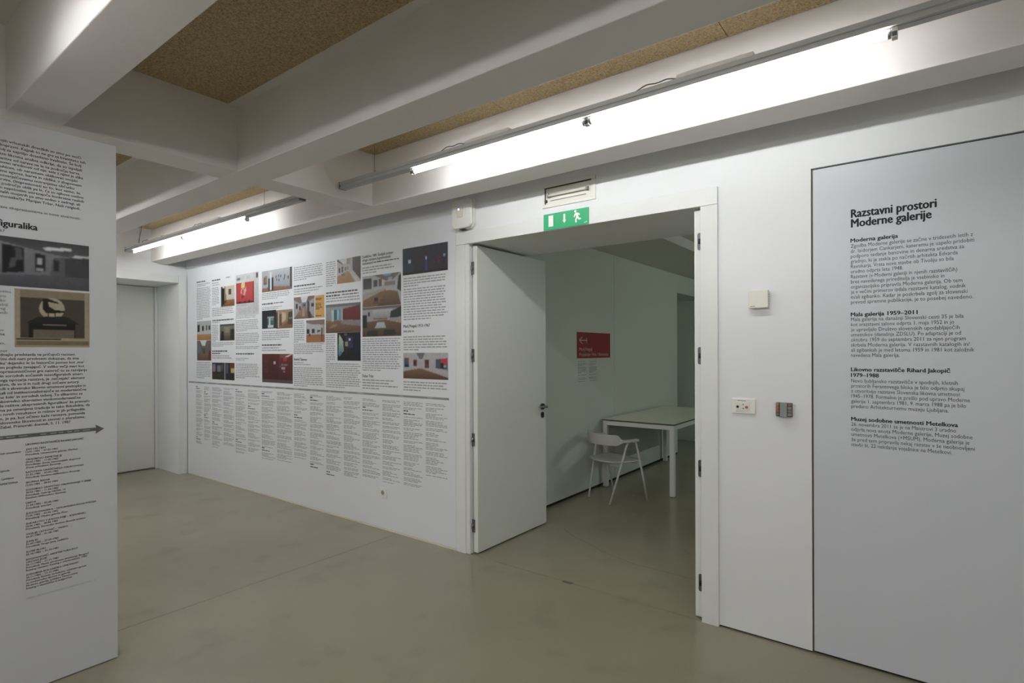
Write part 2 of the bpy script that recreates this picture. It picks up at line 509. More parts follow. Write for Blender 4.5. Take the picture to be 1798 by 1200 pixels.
# ---- ceiling: slab, beams in two directions, cork boards in the coffers
ceiling = struct(MB().box(-8.6, XR + 0.3, YF - 0.3, WA + 0.02, TOP, 3.3).build('ceiling', M_CEIL), 'coffered ceiling of white concrete beams')
LB = [(2.692, 2.910), (1.672, 1.891), (0.6225, 0.8272), (-0.435, -0.215), (-1.485, -1.265), (-2.535, -2.315), (-3.585, -3.365)]
CB = [(-3.560, -3.335), (0.62, 0.85)]
for y0, y1 in LB:
    if y0 > 2.5:      # the beam along the wall: its underside falls slightly towards the wall
        MB().prism([(y0, SOF), (2.845, 2.5755), (2.860, TOP + 0.01), (y0, TOP + 0.01)], lambda a, b, d: (d, a, b), XL - 0.05, XR).build('ceiling_beam', M_CONC, ceiling, bevel=0.003)
    else:
        MB().box(XL - 0.05, XR, y0, y1, SOF, TOP + 0.01).build('ceiling_beam', M_CONC, ceiling, bevel=0.004)
edges = [(y0, y1) for y0, y1 in LB]
for x0, x1 in CB:
    for (ya, yb), (yc, yd) in zip(edges[:-1], edges[1:]):
        MB().box(x0, x1, yd - 0.002, ya + 0.002, SOF + 0.0006, TOP + 0.01).build('cross_beam', M_CONC, ceiling, bevel=0.004)
# cork boards
bays = [(XL - 0.03, CB[0][0]), (CB[0][1], CB[1][0]), (CB[1][1], XR)]
for (ya, yb), (yc, yd) in zip(edges[:-1], edges[1:]):
    cy0, cy1 = yd, ya                      # coffer between the two beams
    near, far = (0.06, 0.006) if cy1 > 2.5 else (0.05, 0.068)
    for bx0, bx1 in bays:
        x = bx0 + 0.03
        ends = [x]
        if bx0 > -4 and bx0 < 0 and cy1 > 2.5:
            ends += [-2.05, -0.743]
        else:
            k = 2
            ends += [x + (bx1 - 0.03 - x) * i / k for i in range(1, k)]
        ends.append(bx1 - 0.03)
        for xa, xb in zip(ends[:-1], ends[1:]):
            MB().box(xa + 0.002, xb - 0.002, cy0 + near, cy1 - far, TOP - 0.014, TOP + 0.004).build('cork_panel', M_CORK, ceiling)

# ---- next room seen through the doorway
struct(MB().box(-2.1, 4.2, WAB, 11.4, 2.73, 3.2).build('ceiling_2', M_CEIL), 'ceiling of the next room')
soff = struct(MB().box(-4.6, -2.1, WAB, 11.4, 2.625, 3.2).build('ceiling_3', M_CEIL), 'lowered ceiling strip of the next room')
IN0, IN1 = 7.875, 9.17
mb = MB()
mb.box(WI - 0.62, WI - 0.012, WAB, IN0, 0.0, 2.625)
mb.box(WI - 0.62, WI - 0.012, IN0, 11.4, 2.352, 2.625)
mb.box(WI - 1.2, WI - 0.012, IN1, 11.4, 0.0, 2.352)
mb.box(WI - 1.2, WI - 0.62, WAB, IN1, 0.0, 2.625)
wi = struct(mb.build('wall_inner_left', M_INNER), 'grey-white panelled side wall of the next room')
for ya, yb, za, zb in ((WAB, 5.848, 0.028, 2.62), (5.853, IN0, 0.028, 2.62), (IN0 + 0.002, 11.4, 2.352, 2.62)):
    MB().box(WI - 0.012, WI, ya, yb, za, zb).build('wall_panel', M_INNER, wi, bevel=0.0015)
MB().box(WI - 0.0119, WI - 0.009, WAB, IN0, 0.0, 0.027).build('shadow_gap', M_DARK, wi)
struct(MB().box(WI - 0.01, 4.5, 11.0, 11.4, 0.0, 2.8).build('wall_inner_back', M_INNER), 'far wall of the next room')
struct(MB().box(4.2, 4.5, WAB, 11.4, 0.0, 2.8).build('wall_inner_right', M_INNER), 'right wall of the next room')

# ---- cream skirting line under the printed wall
struct(MB().box(XL + 0.02, -2.834, WA - 0.010, WA + 0.002, 0.0, 0.014).build('baseboard_back', M_CREAM), 'thin cream skirting line')

# ================================================================== DOUBLE DOOR
def hinge(parent, x, y, z, right=False):
    mb = MB()
    mb.box(x - 0.019, x + 0.019, y - 0.003, y + 0.001, z - 0.048, z + 0.048)
    h = mb.build('hinge', M_STEELD, parent, bevel=0.001)
    MB().tube([(x, y - 0.006, z - 0.018), (x, y - 0.006, z + 0.018)], 0.008, 10).build('hinge_knuckle', M_STEEL, h)
    MB().box(x - 0.013, x + 0.013, y - 0.0045, y - 0.0025, z - 0.008, z - 0.001).build('hinge_screw', M_BLACK, h)
    return h
LEAF_Y0, LEAF_Y1 = WA + 0.026, 4.020
d1 = struct(MB().box(-2.697, -2.655, LEAF_Y0, LEAF_Y1, 0.012, 2.288).build('door_1', M_DOOR, bevel=0.003), 'open white door leaf with lever handle, swung into the next room')
for z in (2.122, 1.473, 0.846, 0.207):
    hinge(d1, -2.7005, WA + 0.024, z)
# lever handle with rose, and the keyhole rose under it
hd = MB().tube([(-2.655, 3.955, 1.028), (-2.640, 3.955, 1.028)], 0.026, 20).build('handle_rose', M_BRASSD, d1)
MB().tube([(-2.640, 3.955, 1.028), (-2.605, 3.955, 1.028), (-2.600, 3.948, 1.028), (-2.598, 3.90, 1.030), (-2.599, 3.83, 1.033)], [0.010, 0.010, 0.011, 0.010, 0.008], 12).build('lever', M_STEEL, hd)
kh = MB().prism(rrect(0.040, 0.052, 0.019), lambda a, b, d: (-2.655 + d, 3.957 + a, 0.955 + b), 0.0, 0.008).build('keyhole_rose', M_BRASSD, d1)
MB().box(-2.648, -2.6465, 3.952, 3.962, 0.945, 0.965).build('keyhole', M_BLACK, kh)
MB().box(-2.690, -2.662, LEAF_Y1, LEAF_Y1 + 0.002, 0.93, 1.08).build('lock_plate', M_STEEL, d1)
d2 = struct(MB().box(-1.045, -1.006, LEAF_Y0 - 0.006, LEAF_Y1 - 0.10, 0.012, 2.288).build('door_2', M_DOOR, bevel=0.003), 'open white door leaf seen edge-on at the right jamb')
for z in (2.112, 1.474, 0.844, 0.205):
    h = MB().prism(rrect(0.026, 0.096, 0.010), lambda a, b, d: (-1.0125 + a, WA + 0.0195 - d, z + b), 0.0, 0.004).build('hinge', M_STEELD, d2)
    MB().tube([(-1.0125, WA + 0.0135, z - 0.014), (-1.0125, WA + 0.0135, z + 0.014)], 0.007, 10).build('hinge_knuckle', M_BLACK, h)

# ================================================================== LIGHT FIXTURES
def fixture(y, zt, x0, x1, tubes, label, wires, lit='n1', along='X', extra=True):
    t = thing('fluorescent_fixture', ((x0 + x1) / 2, y, zt), label, 'light fixture', 'suspended fluorescent rail fixtures')
    zr0, zr1 = zt + 0.020, zt + 0.066
    w = 0.027
    # rail profile with a groove along each side
    prof = [(-w, zr1), (-w, zr0 + 0.026), (-w + 0.006, zr0 + 0.022), (-w + 0.006, zr0 + 0.014), (-w, zr0 + 0.010), (-w, zr0), (w, zr0), (w, zr0 + 0.010),
            (w - 0.006, zr0 + 0.014), (w - 0.006, zr0 + 0.022), (w, zr0 + 0.026), (w, zr1)]
    MB().prism(prof, lambda a, b, d: (d, y + a, b), x0, x1).build('rail', M_ALU, t)
    for k in (x0, x1):
        MB().box(k - 0.004, k + 0.004, y - w - 0.001, y + w + 0.001, zr0 - 0.001, zr1 + 0.001).build('end_cap', M_ALUD, t)
    MB().box(x0 + 0.02, x1 - 0.02, y - 0.010, y + 0.010, zr0 - 0.003, zr0 + 0.001).build('rail_slot', M_ALU, t)
    for a, b in tubes:
        MB().tube([(a, y, zt), (b, y, zt)], 0.0105, 14).build('tube', tube_mat(lit), t)
        for s, k in ((-1, a), (1, b)):
            MB().tube([(k, y, zt), (k + s * 0.012, y, zt)], 0.0135, 14).build('tube_cap', M_STEEL, t)
            hb = MB().box(k + s * 0.012, k + s * 0.030, y - 0.013, y + 0.013, zt - 0.018, zr0).build('tube_holder', M_PLAST, t, bevel=0.002)
            MB().box(k + s * 0.0135, k + s * 0.0285, y - 0.0145, y + 0.0145, zt - 0.012, zt + 0.004).build('holder_clip', M_STEELD, hb)
    if extra:
        for a, b in tubes:
            m = (a + b) / 2
            MB().box(m - 0.17, m + 0.15, y - 0.020, y + 0.020, zr1, zr1 + 0.022).build('ballast', M_PLAST, t, bevel=0.003)
            pts = []
            for k in range(13):
                f = k / 12
                pts.append((m - 0.36 + 0.19 * f, y - 0.015, zr1 + 0.004 + 0.022 * math.sin(math.pi * f) * (0.7 + 0.3 * math.sin(9 * f))))
            MB().tube(pts, 0.0028, 6).build('lead_wire', M_WIRE, t)
    for wx in wires:
        MB().tube([(wx, y, zr1), (wx, y, TOP - 0.012)], 0.0016, 6).build('suspension_wire', M_WIRE, t)
        MB().tube([(wx, y, zr1), (wx, y, zr1 + 0.016)], 0.006, 8).build('wire_clamp', M_STEELD, t)
    return t
ZT1, ZT2 = 2.632, 2.571
RY2 = 0.33
fx1 = fixture(2.40, ZT1, -3.300, 0.560, [(-2.560, -1.360), (-1.310, -0.110)], 'suspended tube light over the doorway, longest lit pair in view', [-2.95, 0.05], 'n1')
fx2 = fixture(2.40, ZT1 + 0.006, -7.30, -3.800, [(-7.090, -5.890), (-5.845, -4.645)], 'suspended tube light at the far left, over the printed wall', [-6.95, -4.345], 'n2')
MB().tube([(-7.02, 2.415, 2.70), (-7.05, 2.43, 2.78), (-7.02, 2.44, 2.88), (-7.00, 2.44, 2.978)], 0.004, 8).build('feed_cable', M_WIRE, fx2)
fx3 = fixture(RY2, ZT2, -3.290, 0.560, [(-2.560, -1.360), (-1.310, -0.110)], 'suspended tube light in the coffer above the partition, just outside the picture', [-2.95, 0.05], 'm1')
fx4 = fixture(RY2, ZT2, -7.30, -3.800, [(-7.090, -5.890), (-5.845, -4.645)], 'suspended tube light hidden behind the partition', [-6.95, -4.345], 'm2')
fill_back = fixture(-1.77, ZT1, -3.290, 0.560, [(-2.560, -1.360), (-1.310, -0.110)], 'suspended tube light in the ceiling behind the viewer', [-2.95, 0.05], 'b1')  # added out of view to fill the lower back wall and floor
fill_right = fixture(-1.77, ZT1, 0.90, 4.50, [(1.40, 2.60), (2.65, 3.85)], 'suspended tube light at the right end behind the viewer', [1.1, 4.2], 'r1')  # added out of view, fill light from the right end
fill_back_left = fixture(-1.77, ZT1, -7.30, -3.800, [(-7.090, -5.890), (-5.845, -4.645)], 'suspended tube light far back on the hidden side of the partition', [-6.95, -4.345], 'b2')  # added out of view to brighten the floor at the left
# unseen hanging tube added as greenish fill light for the next room
def fill_strip(x, y0, y1, k, label):
    t = thing('fluorescent_fixture', (x, (y0 + y1) / 2, 2.50), label, 'light fixture', 'suspended fluorescent rail fixtures')
    MB().box(x - 0.02, x + 0.02, y0 - 0.1, y1 + 0.1, 2.525, 2.560).build('rail', M_ALU, t)
    MB().tube([(x, y0, 2.50), (x, y1, 2.50)], 0.013, 12).build('tube', tube_mat(k), t)
    for q in (y0 - 0.02, y1):
        MB().box(x - 0.013, x + 0.013, q, q + 0.02, 2.48, 2.526).build('tube_holder', M_PLAST, t)
    for q in (y0 + 0.1, y1 - 0.1):
        MB().tube([(x, q, 2.56), (x, q, 2.73)], 0.002, 6).build('suspension_wire', M_WIRE, t)
fill_strip(1.2, 7.0, 8.2, 'i1', 'tube light on the ceiling of the next room, far from the doorway')

# ================================================================== SMALL WALL DEVICES
# alarm sounder
al = thing('alarm_sounder', (-2.735, WA, 2.525), 'white rounded alarm box with a small blue light, left above the doorway', 'alarm box')
def AL(a, b, d): return (-2.738 + a, WA - d, 2.522 + b)
MB().prism(rrect(0.205, 0.232, 0.045), AL, 0.0, 0.030).build('back_plate', M_PLAST, al, bevel=0.004)
MB().prism(rrect(0.196, 0.222, 0.045), AL, 0.030, 0.056).build('cover', M_PLAST, al, bevel=0.012, seg=3)
MB().prism(rrect(0.060, 0.082, 0.012), lambda a, b, d: AL(a - 0.012, b + 0.010, d), 0.056, 0.060).build('lens_window', M_GLASSP, al, bevel=0.0015)
MB().prism(rrect(0.016, 0.016, 0.0075), lambda a, b, d: AL(a - 0.020, b + 0.030, d), 0.060, 0.062).build('led', M_LED, al)
MB().prism(rrect(0.018, 0.044, 0.006), lambda a, b, d: AL(a + 0.045, b + 0.006, d), 0.056, 0.058).build('label_plate', M_PLASTC, al)
MB().box(-2.76, -2.715, WA - 0.05, WA - 0.012, 2.4025, 2.4065).build('sound_slot', M_BLACK, al)

# recessed emergency light
em = thing('emergency_light', (-1.85, WA, 2.53), 'recessed rectangular emergency light above the green exit sign', 'emergency light')
x0, x1, z0, z1 = -2.052, -1.652, 2.455, 2.606
mb = MB()
for bx in ((x0, x1, z0, z0 + 0.022), (x0, x1, z1 - 0.022, z1), (x0, x0 + 0.024, z0 + 0.022, z1 - 0.022), (x1 - 0.034, x1, z0 + 0.022, z1 - 0.022)):
    mb.box(bx[0], bx[1], WA - 0.007, WA + 0.001, bx[2], bx[3])
MB.build(mb, 'frame', mat('frame_cream', hx('E3E1DA'), 0.5), em, bevel=0.0015)
MB().box(x0 + 0.024, x1 - 0.034, WA - 0.0012, WA - 0.0002, z0 + 0.022, z1 - 0.022).build('reflector', mat('reflector_cream', hx('DEDBD2'), 0.35), em)
MB().box(x0 + 0.020, x1 - 0.030, WA - 0.0095, WA - 0.006, z1 - 0.026, z1 - 0.020).build('gap_line', M_DARK, em)
MB().box(x0 + 0.021, x0 + 0.027, WA - 0.0095, WA - 0.006, z0 + 0.024, z1 - 0.024).build('gap_line', M_DARK, em)
MB().tube([(x0 + 0.055, WA - 0.016, 2.530), (x1 - 0.060, WA - 0.016, 2.530)], 0.008, 12).build('tube', M_GLASSP, em)
for k in (x0 + 0.046, x1 - 0.062):
    MB().box(k, k + 0.012, WA - 0.026, WA - 0.001, 2.518, 2.545).build('tube_socket', M_PLASTG, em, bevel=0.001)
MB().box(x0 + 0.022, x0 + 0.038, WA - 0.013, WA - 0.001, 2.490, 2.506).build('test_button', M_BLACK, em)
MB().box(x0 + 0.060, x1 - 0.070, WA - 0.004, WA - 0.001, 2.496, 2.502).build('cover_rib', M_PLASTG, em)

# exit sign
ex = thing('exit_sign', (-1.865, WA - 0.014, 2.357), 'green emergency exit sign with arrow and running figure above the doorway', 'sign')
def EX(a, b, d): return (-2.035 + a, WA - 0.0145 - d, 2.304 + b)
MB().prism([(0, 0), (0.340, 0), (0.340, 0.105), (0, 0.105)], EX, 0.0, 0.004).build('plate', M_GREEN, ex, bevel=0.0006)
MB().prism([(0.040, 0.020), (0.077, 0.020), (0.077, 0.092), (0.040, 0.092)], EX, 0.0042, 0.0050).build('door_symbol', M_SIGNW, ex)
ar = [(0.155, 0.088), (0.169, 0.088), (0.169, 0.048), (0.176, 0.048), (0.162, 0.029), (0.148, 0.048), (0.155, 0.048)]
MB().prism(ar, EX, 0.0042, 0.0050).build('arrow_symbol', M_SIGNW, ex)
fig = MB()
fig.prism([(0.244 + 0.0085 * math.cos(k * math.pi / 6), 0.092 + 0.0085 * math.sin(k * math.pi / 6)) for k in range(12)], EX, 0.0042, 0.0050)
fig.prism([(0.246, 0.083), (0.266, 0.080), (0.278, 0.070), (0.274, 0.062), (0.266, 0.068), (0.264, 0.060), (0.273, 0.046), (0.284, 0.046), (0.286, 0.036), (0.270, 0.034),
           (0.259, 0.046), (0.253, 0.036), (0.254, 0.020), (0.243, 0.020), (0.243, 0.040), (0.249, 0.054), (0.250, 0.068), (0.243, 0.064), (0.238, 0.054), (0.231, 0.058), (0.238, 0.074)],
          EX, 0.0042, 0.0050)
fig.build('running_figure', M_SIGNW, ex)
mb = MB()
for k in range(4):
    mb.prism([(0.305 + 0.006 * k, 0.007 + 0.0012 * k), (0.311 + 0.006 * k, 0.007 + 0.0012 * k), (0.314 + 0.0055 * k, 0.016 + 0.0012 * k), (0.309 + 0.005 * k, 0.016 + 0.0012 * k)], EX, 0.0042, 0.0048)
mb.build('maker_mark', mat('mark_green', hx('7FD8B4'), 0.5), ex)

# room sensor
ts = thing('room_sensor', (-0.697, WA, 1.768), 'small cream square room sensor on the wall right of the doorway', 'wall sensor')
def TS(a, b, d): return (-0.697 + a, WA - d, 1.768 + b)
MB().prism(rrect(0.090, 0.088, 0.004), TS, 0.0, 0.008).build('base_plate', M_PLASTC, ts)
MB().prism(rrect(0.096, 0.093, 0.006), TS, 0.008, 0.032).build('cover', M_PLASTC, ts, bevel=0.004, seg=3)
MB().box(-0.737, -0.712, WA - 0.0327, WA - 0.0318, 1.730, 1.7335).build('brand_mark', M_PLASTG, ts)
for k in range(5):
    MB().box(-0.652 + 0.0, -0.6485, WA - 0.026, WA - 0.012, 1.740 + 0.012 * k, 1.745 + 0.012 * k).build('vent_slot', M_PLASTG, ts)

# four-way jack plate
so = thing('jack_plate', (-0.778, WA, 1.207), 'white wall plate with black and red jacks below the room sensor', 'wall socket')
def SO(a, b, d): return (-0.778 + a, WA - d, 1.207 + b)
MB().prism(rrect(0.120, 0.080, 0.004), SO, 0.0, 0.010).build('plate', M_PLAST, so, bevel=0.003)
MB().prism(rrect(0.072, 0.050, 0.003), lambda a, b, d: SO(a - 0.004, b - 0.002, d), 0.010, 0.013).build('insert', M_PLASTC, so, bevel=0.001)
def disc(cx, cy, r, d0, d1, fn, n=16):
    return MB().prism([(cx + r * math.cos(2 * math.pi * k / n), cy + r * math.sin(2 * math.pi * k / n)) for k in range(n)], fn, d0, d1)
disc(-0.027, -0.003, 0.0065, 0.013, 0.0165, SO).build('jack', M_BLACK, so)['label'] = 'black jack'
disc(0.018, -0.004, 0.0075, 0.013, 0.0170, SO).build('jack', M_REDP, so)['label'] = 'red jack'
disc(0.001, 0.010, 0.004, 0.013, 0.0145, SO).build('screw', M_PLASTG, so)
disc(0.001, -0.011, 0.004, 0.013, 0.0145, SO).build('screw', M_PLASTG, so)
MB().prism([(-0.028, 0.028), (0.014, 0.028), (0.014, 0.031), (-0.028, 0.031)], SO, 0.010, 0.0112).build('marking', M_PLASTG, so)

# terminal block
tb = thing('terminal_block', (-0.580, WA, 1.200), 'small grey terminal box with red and grey ribs beside the jack plate', 'terminal box')
def TBX(a, b, d): return (-0.580 + a, WA - d, 1.201 + b)
MB().prism(rrect(0.074, 0.070, 0.002), TBX, 0.0, 0.018).build('base', M_PLASTD, tb)
MB().prism(rrect(0.032, 0.072, 0.002), lambda a, b, d: TBX(a + 0.000, b, d), 0.018, 0.030).build('cover', M_PLASTG, tb, bevel=0.0015)
ribs = ['9A7E74', 'A4706A', 'A65E5C', '6E7468']
for k in range(4):
    c = mat('rib_' + ribs[k], hx(ribs[k]), 0.5)
    MB().prism([(-0.037, 0.020 - 0.0165 * k), (-0.022, 0.020 - 0.0165 * k), (-0.022, 0.033 - 0.0165 * k), (-0.037, 0.033 - 0.0165 * k)], TBX, 0.018, 0.026).build('terminal', c, tb)
ribs2 = ['85605C', '8A8784', '847C7A', '8A8784']
for k in range(4):
    c = mat('rib2_' + str(k), hx(ribs2[k]), 0.5)
    MB().prism([(0.018, 0.020 - 0.0165 * k), (0.036, 0.020 - 0.0165 * k), (0.036, 0.032 - 0.0165 * k), (0.018, 0.032 - 0.0165 * k)], TBX, 0.018, 0.025).build('terminal', c, tb)

# power socket low on the printed wall
ps = thing('power_socket', (-3.675, WA, 0.312), 'white power socket low on the printed wall', 'wall socket')
def PS(a, b, d): return (-3.675 + a, WA - 0.003 - d, 0.312 + b)
MB().prism(rrect(0.086, 0.086, 0.006), PS, 0.0, 0.009).build('plate', M_PLAST, ps, bevel=0.002)
ri = disc(0, 0.002, 0.026, 0.009, 0.013, PS, 24).build('ring', M_PLASTC, ps)
disc(0, 0.002, 0.020, 0.013, 0.0135, PS, 20).build('well', M_PLASTG, ri)
for s in (-1, 1):
    disc(s * 0.0095, 0.002, 0.003, 0.0136, 0.0142, PS, 10).build('pin_hole', M_BLACK, ri)

# ================================================================== PRINTED WALL LEFT OF THE DOORWAY
wp = thing('printed_wall_sheet', (-5.1, WA, 0.02), 'large white wall print of photographs and text columns left of the doorway', 'wall print')
MB().box(XL + 0.005, -2.848, WA - 0.003, WA - 0.0002, 0.015, 2.97).build('sheet', M_PRINT, wp)
DS = 0.0036
def pic(rect, shapes, label, nu=44, grade=1.0):
    return photo('photo', rect, shapes, PW, DS + 0.0004, wp, label, nu, grade)
W_, FL = 'C9CBCF', 'A5713F'
pic((-7.127, 1.883, -6.761, 1.652), [(R(0, 0.32, 1, 1), ('BFC2C6', 'B4B6B8')), (R(0, 0, 1, 0.32), ('A8743A', 'B9884C')), (R(0.04, 0.44, 0.20, 0.82), '1E1F24'), (R(0.36, 0.50, 0.50, 0.76), '26262A'), (R(0.64, 0.52, 0.72, 0.78), '3A4038'), (R(0.82, 0.54, 0.94, 0.76), '33353F')], 'photo of dark frames on a white wall')
pic((-7.129, 1.648, -6.763, 1.408), [(R(0, 0, 1, 1), ('5E5A62', '6E6460')), ([(0, 0), (1, 0), (0.62, 0.48), (0.38, 0.48)], ('6C4632', '8A6A52')), ([(0.22, 1), (0.68, 1), (0.58, 0.74), (0.38, 0.74)], 'D3DAE0'), (R(0.40, 0.34, 0.60, 0.60), '4A4A48'), ([(0.8, 0.1), (1, 0), (1, 0.5), (0.85, 0.45)], '5A3328'), ([(0, 0.3), (0.3, 0.45), (0.3, 0.7), (0, 0.8)], '6F6E78')], 'photo of a long gallery hall with skylight')
pic((-6.516, 2.261, -6.203, 2.030), [(R(0, 0, 1, 1), 'D8CBB8'), (R(0, 0, 1, 0.32), ('7A4A1E', 'A06A32')), (R(0, 0, 0.12, 1), '10304A'), (R(0.10, 0.1, 0.26, 0.92), '1E1A18'), (R(0.30, 0.18, 0.40, 0.62), '2A2622'), (R(0.26, 0.3, 0.36, 1), 'B98E66'), (R(0.56, 0.56, 0.76, 0.84), '4A4038'), (R(0.46, 0.32, 1, 0.42), 'C9C2BC')], 'photo of a doorway and a framed picture')
pic((-6.547, 1.828, -6.206, 1.640), [(R(0, 0, 1, 1), ('4A4238', '7E7A70')), (R(0.25, 0.3, 0.72, 0.85), ('6B6254', '8A8678')), ([(0.05, 0), (0.3, 0), (0.28, 0.55), (0.12, 0.6)], '1E1C1C'), (R(0.72, 0.1, 0.98, 0.7), '2E2E28'), (R(0.4, 0.5, 0.6, 0.8), '908A80'), (R(0, 0.88, 1, 1), '4A4C48')], 'photo of visitors in a dim room')
pic((-6.741, 1.386, -6.209, 1.190), [(R(0, 0, 1, 1), '23242A'), (R(0, 0, 0.55, 0.35), ('2A2320', '4A3A28')), (R(0.04, 0.45, 0.16, 0.9), '8A8088'), (R(0.24, 0.45, 0.40, 0.85), '7A7888'), (R(0.42, 0.5, 0.5, 0.9), '5A5648'), (R(0.56, 0, 0.60, 1), '9EA0A4'), (R(0.64, 0.4, 0.72, 0.95), '4A5A78'), (R(0.84, 0.42, 1, 0.72), 'C8B850'), (R(0.80, 0.7, 1, 0.95), '6A2A28')], 'photo of bright screens in a dark room')
# newspaper page with red picture
np_ = photo('newspaper_page', (-6.171, 2.365, -5.684, 1.911), [(R(0, 0, 1, 1), 'CDCFD4'), (R(0.02, 0.70, 0.80, 0.985), 'D4D7DC'), (R(0.90, 0.86, 0.98, 0.98), '3A2030'), (R(0.04, 0.86, 0.2, 0.92), '6A6C72')], PW, DS + 0.0004, wp, 'newspaper page with a red picture', 30)
photo('red_picture', (-6.160, 2.273, -5.779, 2.043), [(R(0, 0, 1, 1), ('B8282C', 'C43034')), (R(0, 0, 1, 0.08), '7A1A1E'), ([(0.28, 0.74), (0.48, 0.74), (0.50, 1), (0.30, 1)], 'D8D070'), ([(0.24, 0.5), (0.5, 0.36), (0.56, 0.6), (0.4, 0.74), (0.28, 0.7)], 'D89888'), (R(0.33, 0.46, 0.42, 0.66), 'B02A2C'), ([(0.46, 0.5), (0.58, 0.58), (0.55, 0.8), (0.5, 0.7)], 'E0A898'), (R(0.3, 0.26, 0.44, 0.38), '7A1A20'), (R(0.15, 0.0, 0.24, 0.12), '3A1216'), (R(0.45, 0.0, 0.53, 0.12), '4A1418'), (R(0.68, 0.02, 0.78, 0.14), '3A1216')], PW, DS + 0.0012, np_, 'red picture on the newspaper page', 40)
pic((-5.617, 2.357, -5.048, 2.136), [(R(0, 0, 1, 1), ('8E98A4', 'BAC2C8')), ([(0, 0), (1, 0), (1, 0.12), (0.4, 0.24), (0, 0.16)], ('8A5A40', '9A7058')), (R(0, 0.2, 0.22, 1), 'A8ACB8'), (R(0.06, 0.36, 0.17, 0.70), '7A4A38'), (R(0.10, 0.44, 0.16, 0.76), '8A7A48'), (R(0.22, 0.04, 0.28, 0.62), '2A4048'), (R(0.28, 0.06, 0.33, 0.9), 'D8E4E8'), (R(0.33, 0.04, 0.39, 0.64), '2A2624'), (R(0.93, 0.1, 1, 1), '4A4448')] +
    [(R(a, b, a + 0.035, b + 0.12), c) for a, b, c in ((0.47, 0.6, '5A5A6A'), (0.55, 0.62, '6A4A4A'), (0.62, 0.6, '3A6AA0'), (0.56, 0.42, '4A3A38'), (0.73, 0.46, '6A4A48'), (0.75, 0.58, '5A5058'), (0.86, 0.5, '5A4850'), (0.49, 0.46, '6A5A58'))], 'photo of two visitors between small pictures on a grey wall', 56)
pic((-5.620, 1.941, -5.344, 1.751), [(R(0, 0, 1, 1), '22242A'), (R(0, 0, 0.06, 1), '0E4A6A'), ([(0.4, 0.02), (0.86, 0.02), (0.88, 0.66), (0.36, 0.64)], '46525A'), (R(0.42, 0.05, 0.8, 0.2), 'C8D4D8'), (R(0.5, 0.2, 0.62, 0.6), 'B8C8CC'), (R(0.6, 0.26, 0.82, 0.44), '3A6A70'), (R(0.4, 0.58, 0.84, 0.66), '9AAAB0'), (R(0.66, 0.44, 0.8, 0.56), '7A8A90')], 'photo of a glowing projection in the dark')
pic((-5.343, 1.934, -5.041, 1.746), [(R(0, 0, 1, 1), ('8A6848', 'A88A68')), ([(0.3, 0), (1, 0), (1, 0.35), (0.62, 0.35)], '8A5A34'), (R(0, 0, 0.10, 1), '4A4440'), (R(0.12, 0.05, 0.17, 0.95), 'D0BCA0'), (R(0.2, 0.15, 0.34, 0.8), '6A4830'), ([(0.34, 0.3), (0.6, 0.45), (0.6, 0.8), (0.34, 0.9)], 'C8B49A'), ([(0.7, 0.2), (1, 0.2), (1, 0.9), (0.75, 0.85)], '4A4230'), (R(0.78, 0.5, 0.96, 0.58), '7A8A58'), (R(0, 0.9, 1, 1), '9A8A70')], 'photo of a brown panelled corridor')
pic((-5.620, 1.487, -5.042, 1.189), [(R(0, 0, 1, 1), ('4A1A1C', '5E1E20')), (R(0.55, 0.1, 1, 1), ('4A2018', '7A2420')), (R(0, 0, 1, 0.10), ('4A4A50', '5E5458')), (R(0.60, 0.86, 0.8, 1), '7A4A4A'), ([(0.76, 0.90), (0.95, 1), (1, 1), (0.86, 0.9)], 'D8D8DC'), ([(0.7, 0.76), (0.82, 0.76), (0.82, 0.9), (0.72, 0.9)], 'B83030'), (R(0.39, 0.64, 0.46, 0.75), 'B8C0D0'), (R(0.64, 0.60, 0.70, 0.64), '9A98A8'), (R(0.72, 0.60, 0.84, 0.64), '8A8898'), (R(0.64, 0.48, 0.76, 0.54), 'A8A4B0'), (R(0.70, 0.38, 0.76, 0.42), '9A90A0'), (R(0.58, 0.54, 0.62, 0.59), '8A7A88')] +
    [(R(a, b, a + 0.05, b + 0.05), '5E4040') for a in (0.07, 0.14) for b in (0.36, 0.46, 0.56, 0.66, 0.72)], 'photo of a dark red room with small bright objects', 60)
pic((-5.019, 2.045, -4.667, 1.831), [(R(0, 0, 1, 1), 'A8A8B0'), ([(0, 0), (1, 0), (0.62, 0.5), (0.36, 0.5)], ('7A5A44', 'A48468')), ([(0.34, 1), (0.70, 1), (0.60, 0.74), (0.40, 0.74)], 'DCE2E8'), ([(0, 1), (0.34, 1), (0.40, 0.74), (0.30, 0.7), (0, 0.88)], '8A7468'), ([(0.7, 1), (1, 1), (1, 0.9), (0.62, 0.72)], '7A6A60'), (R(0.38, 0.5, 0.62, 0.72), '7A8088'), (R(0.10, 0.46, 0.20, 0.70), '3A3038'), (R(0.26, 0.40, 0.34, 0.58), '6A2A30'), (R(0.48, 0.56, 0.56, 0.64), '3A3838'), (R(0.66, 0.2, 0.76, 0.76), '4A4A50'), (R(0.84, 0.52, 0.96, 0.68), '2E2E30'), ([(0.7, 0), (0.86, 0), (0.8, 0.3), (0.7, 0.3)], '3E3430'), ([(0.4, 0.1), (0.55, 0.1), (0.5, 0.46), (0.44, 0.46)], 'A8948A')], 'photo of a long white gallery with skylight')
yel = photo('yellow_poster', (-4.656, 2.042, -4.509, 1.830), [(R(0, 0, 1, 1), 'D8A43A')], PW, DS + 0.0004, wp, 'yellow poster print', 16)
mb = MB(); rn = random.Random(5)
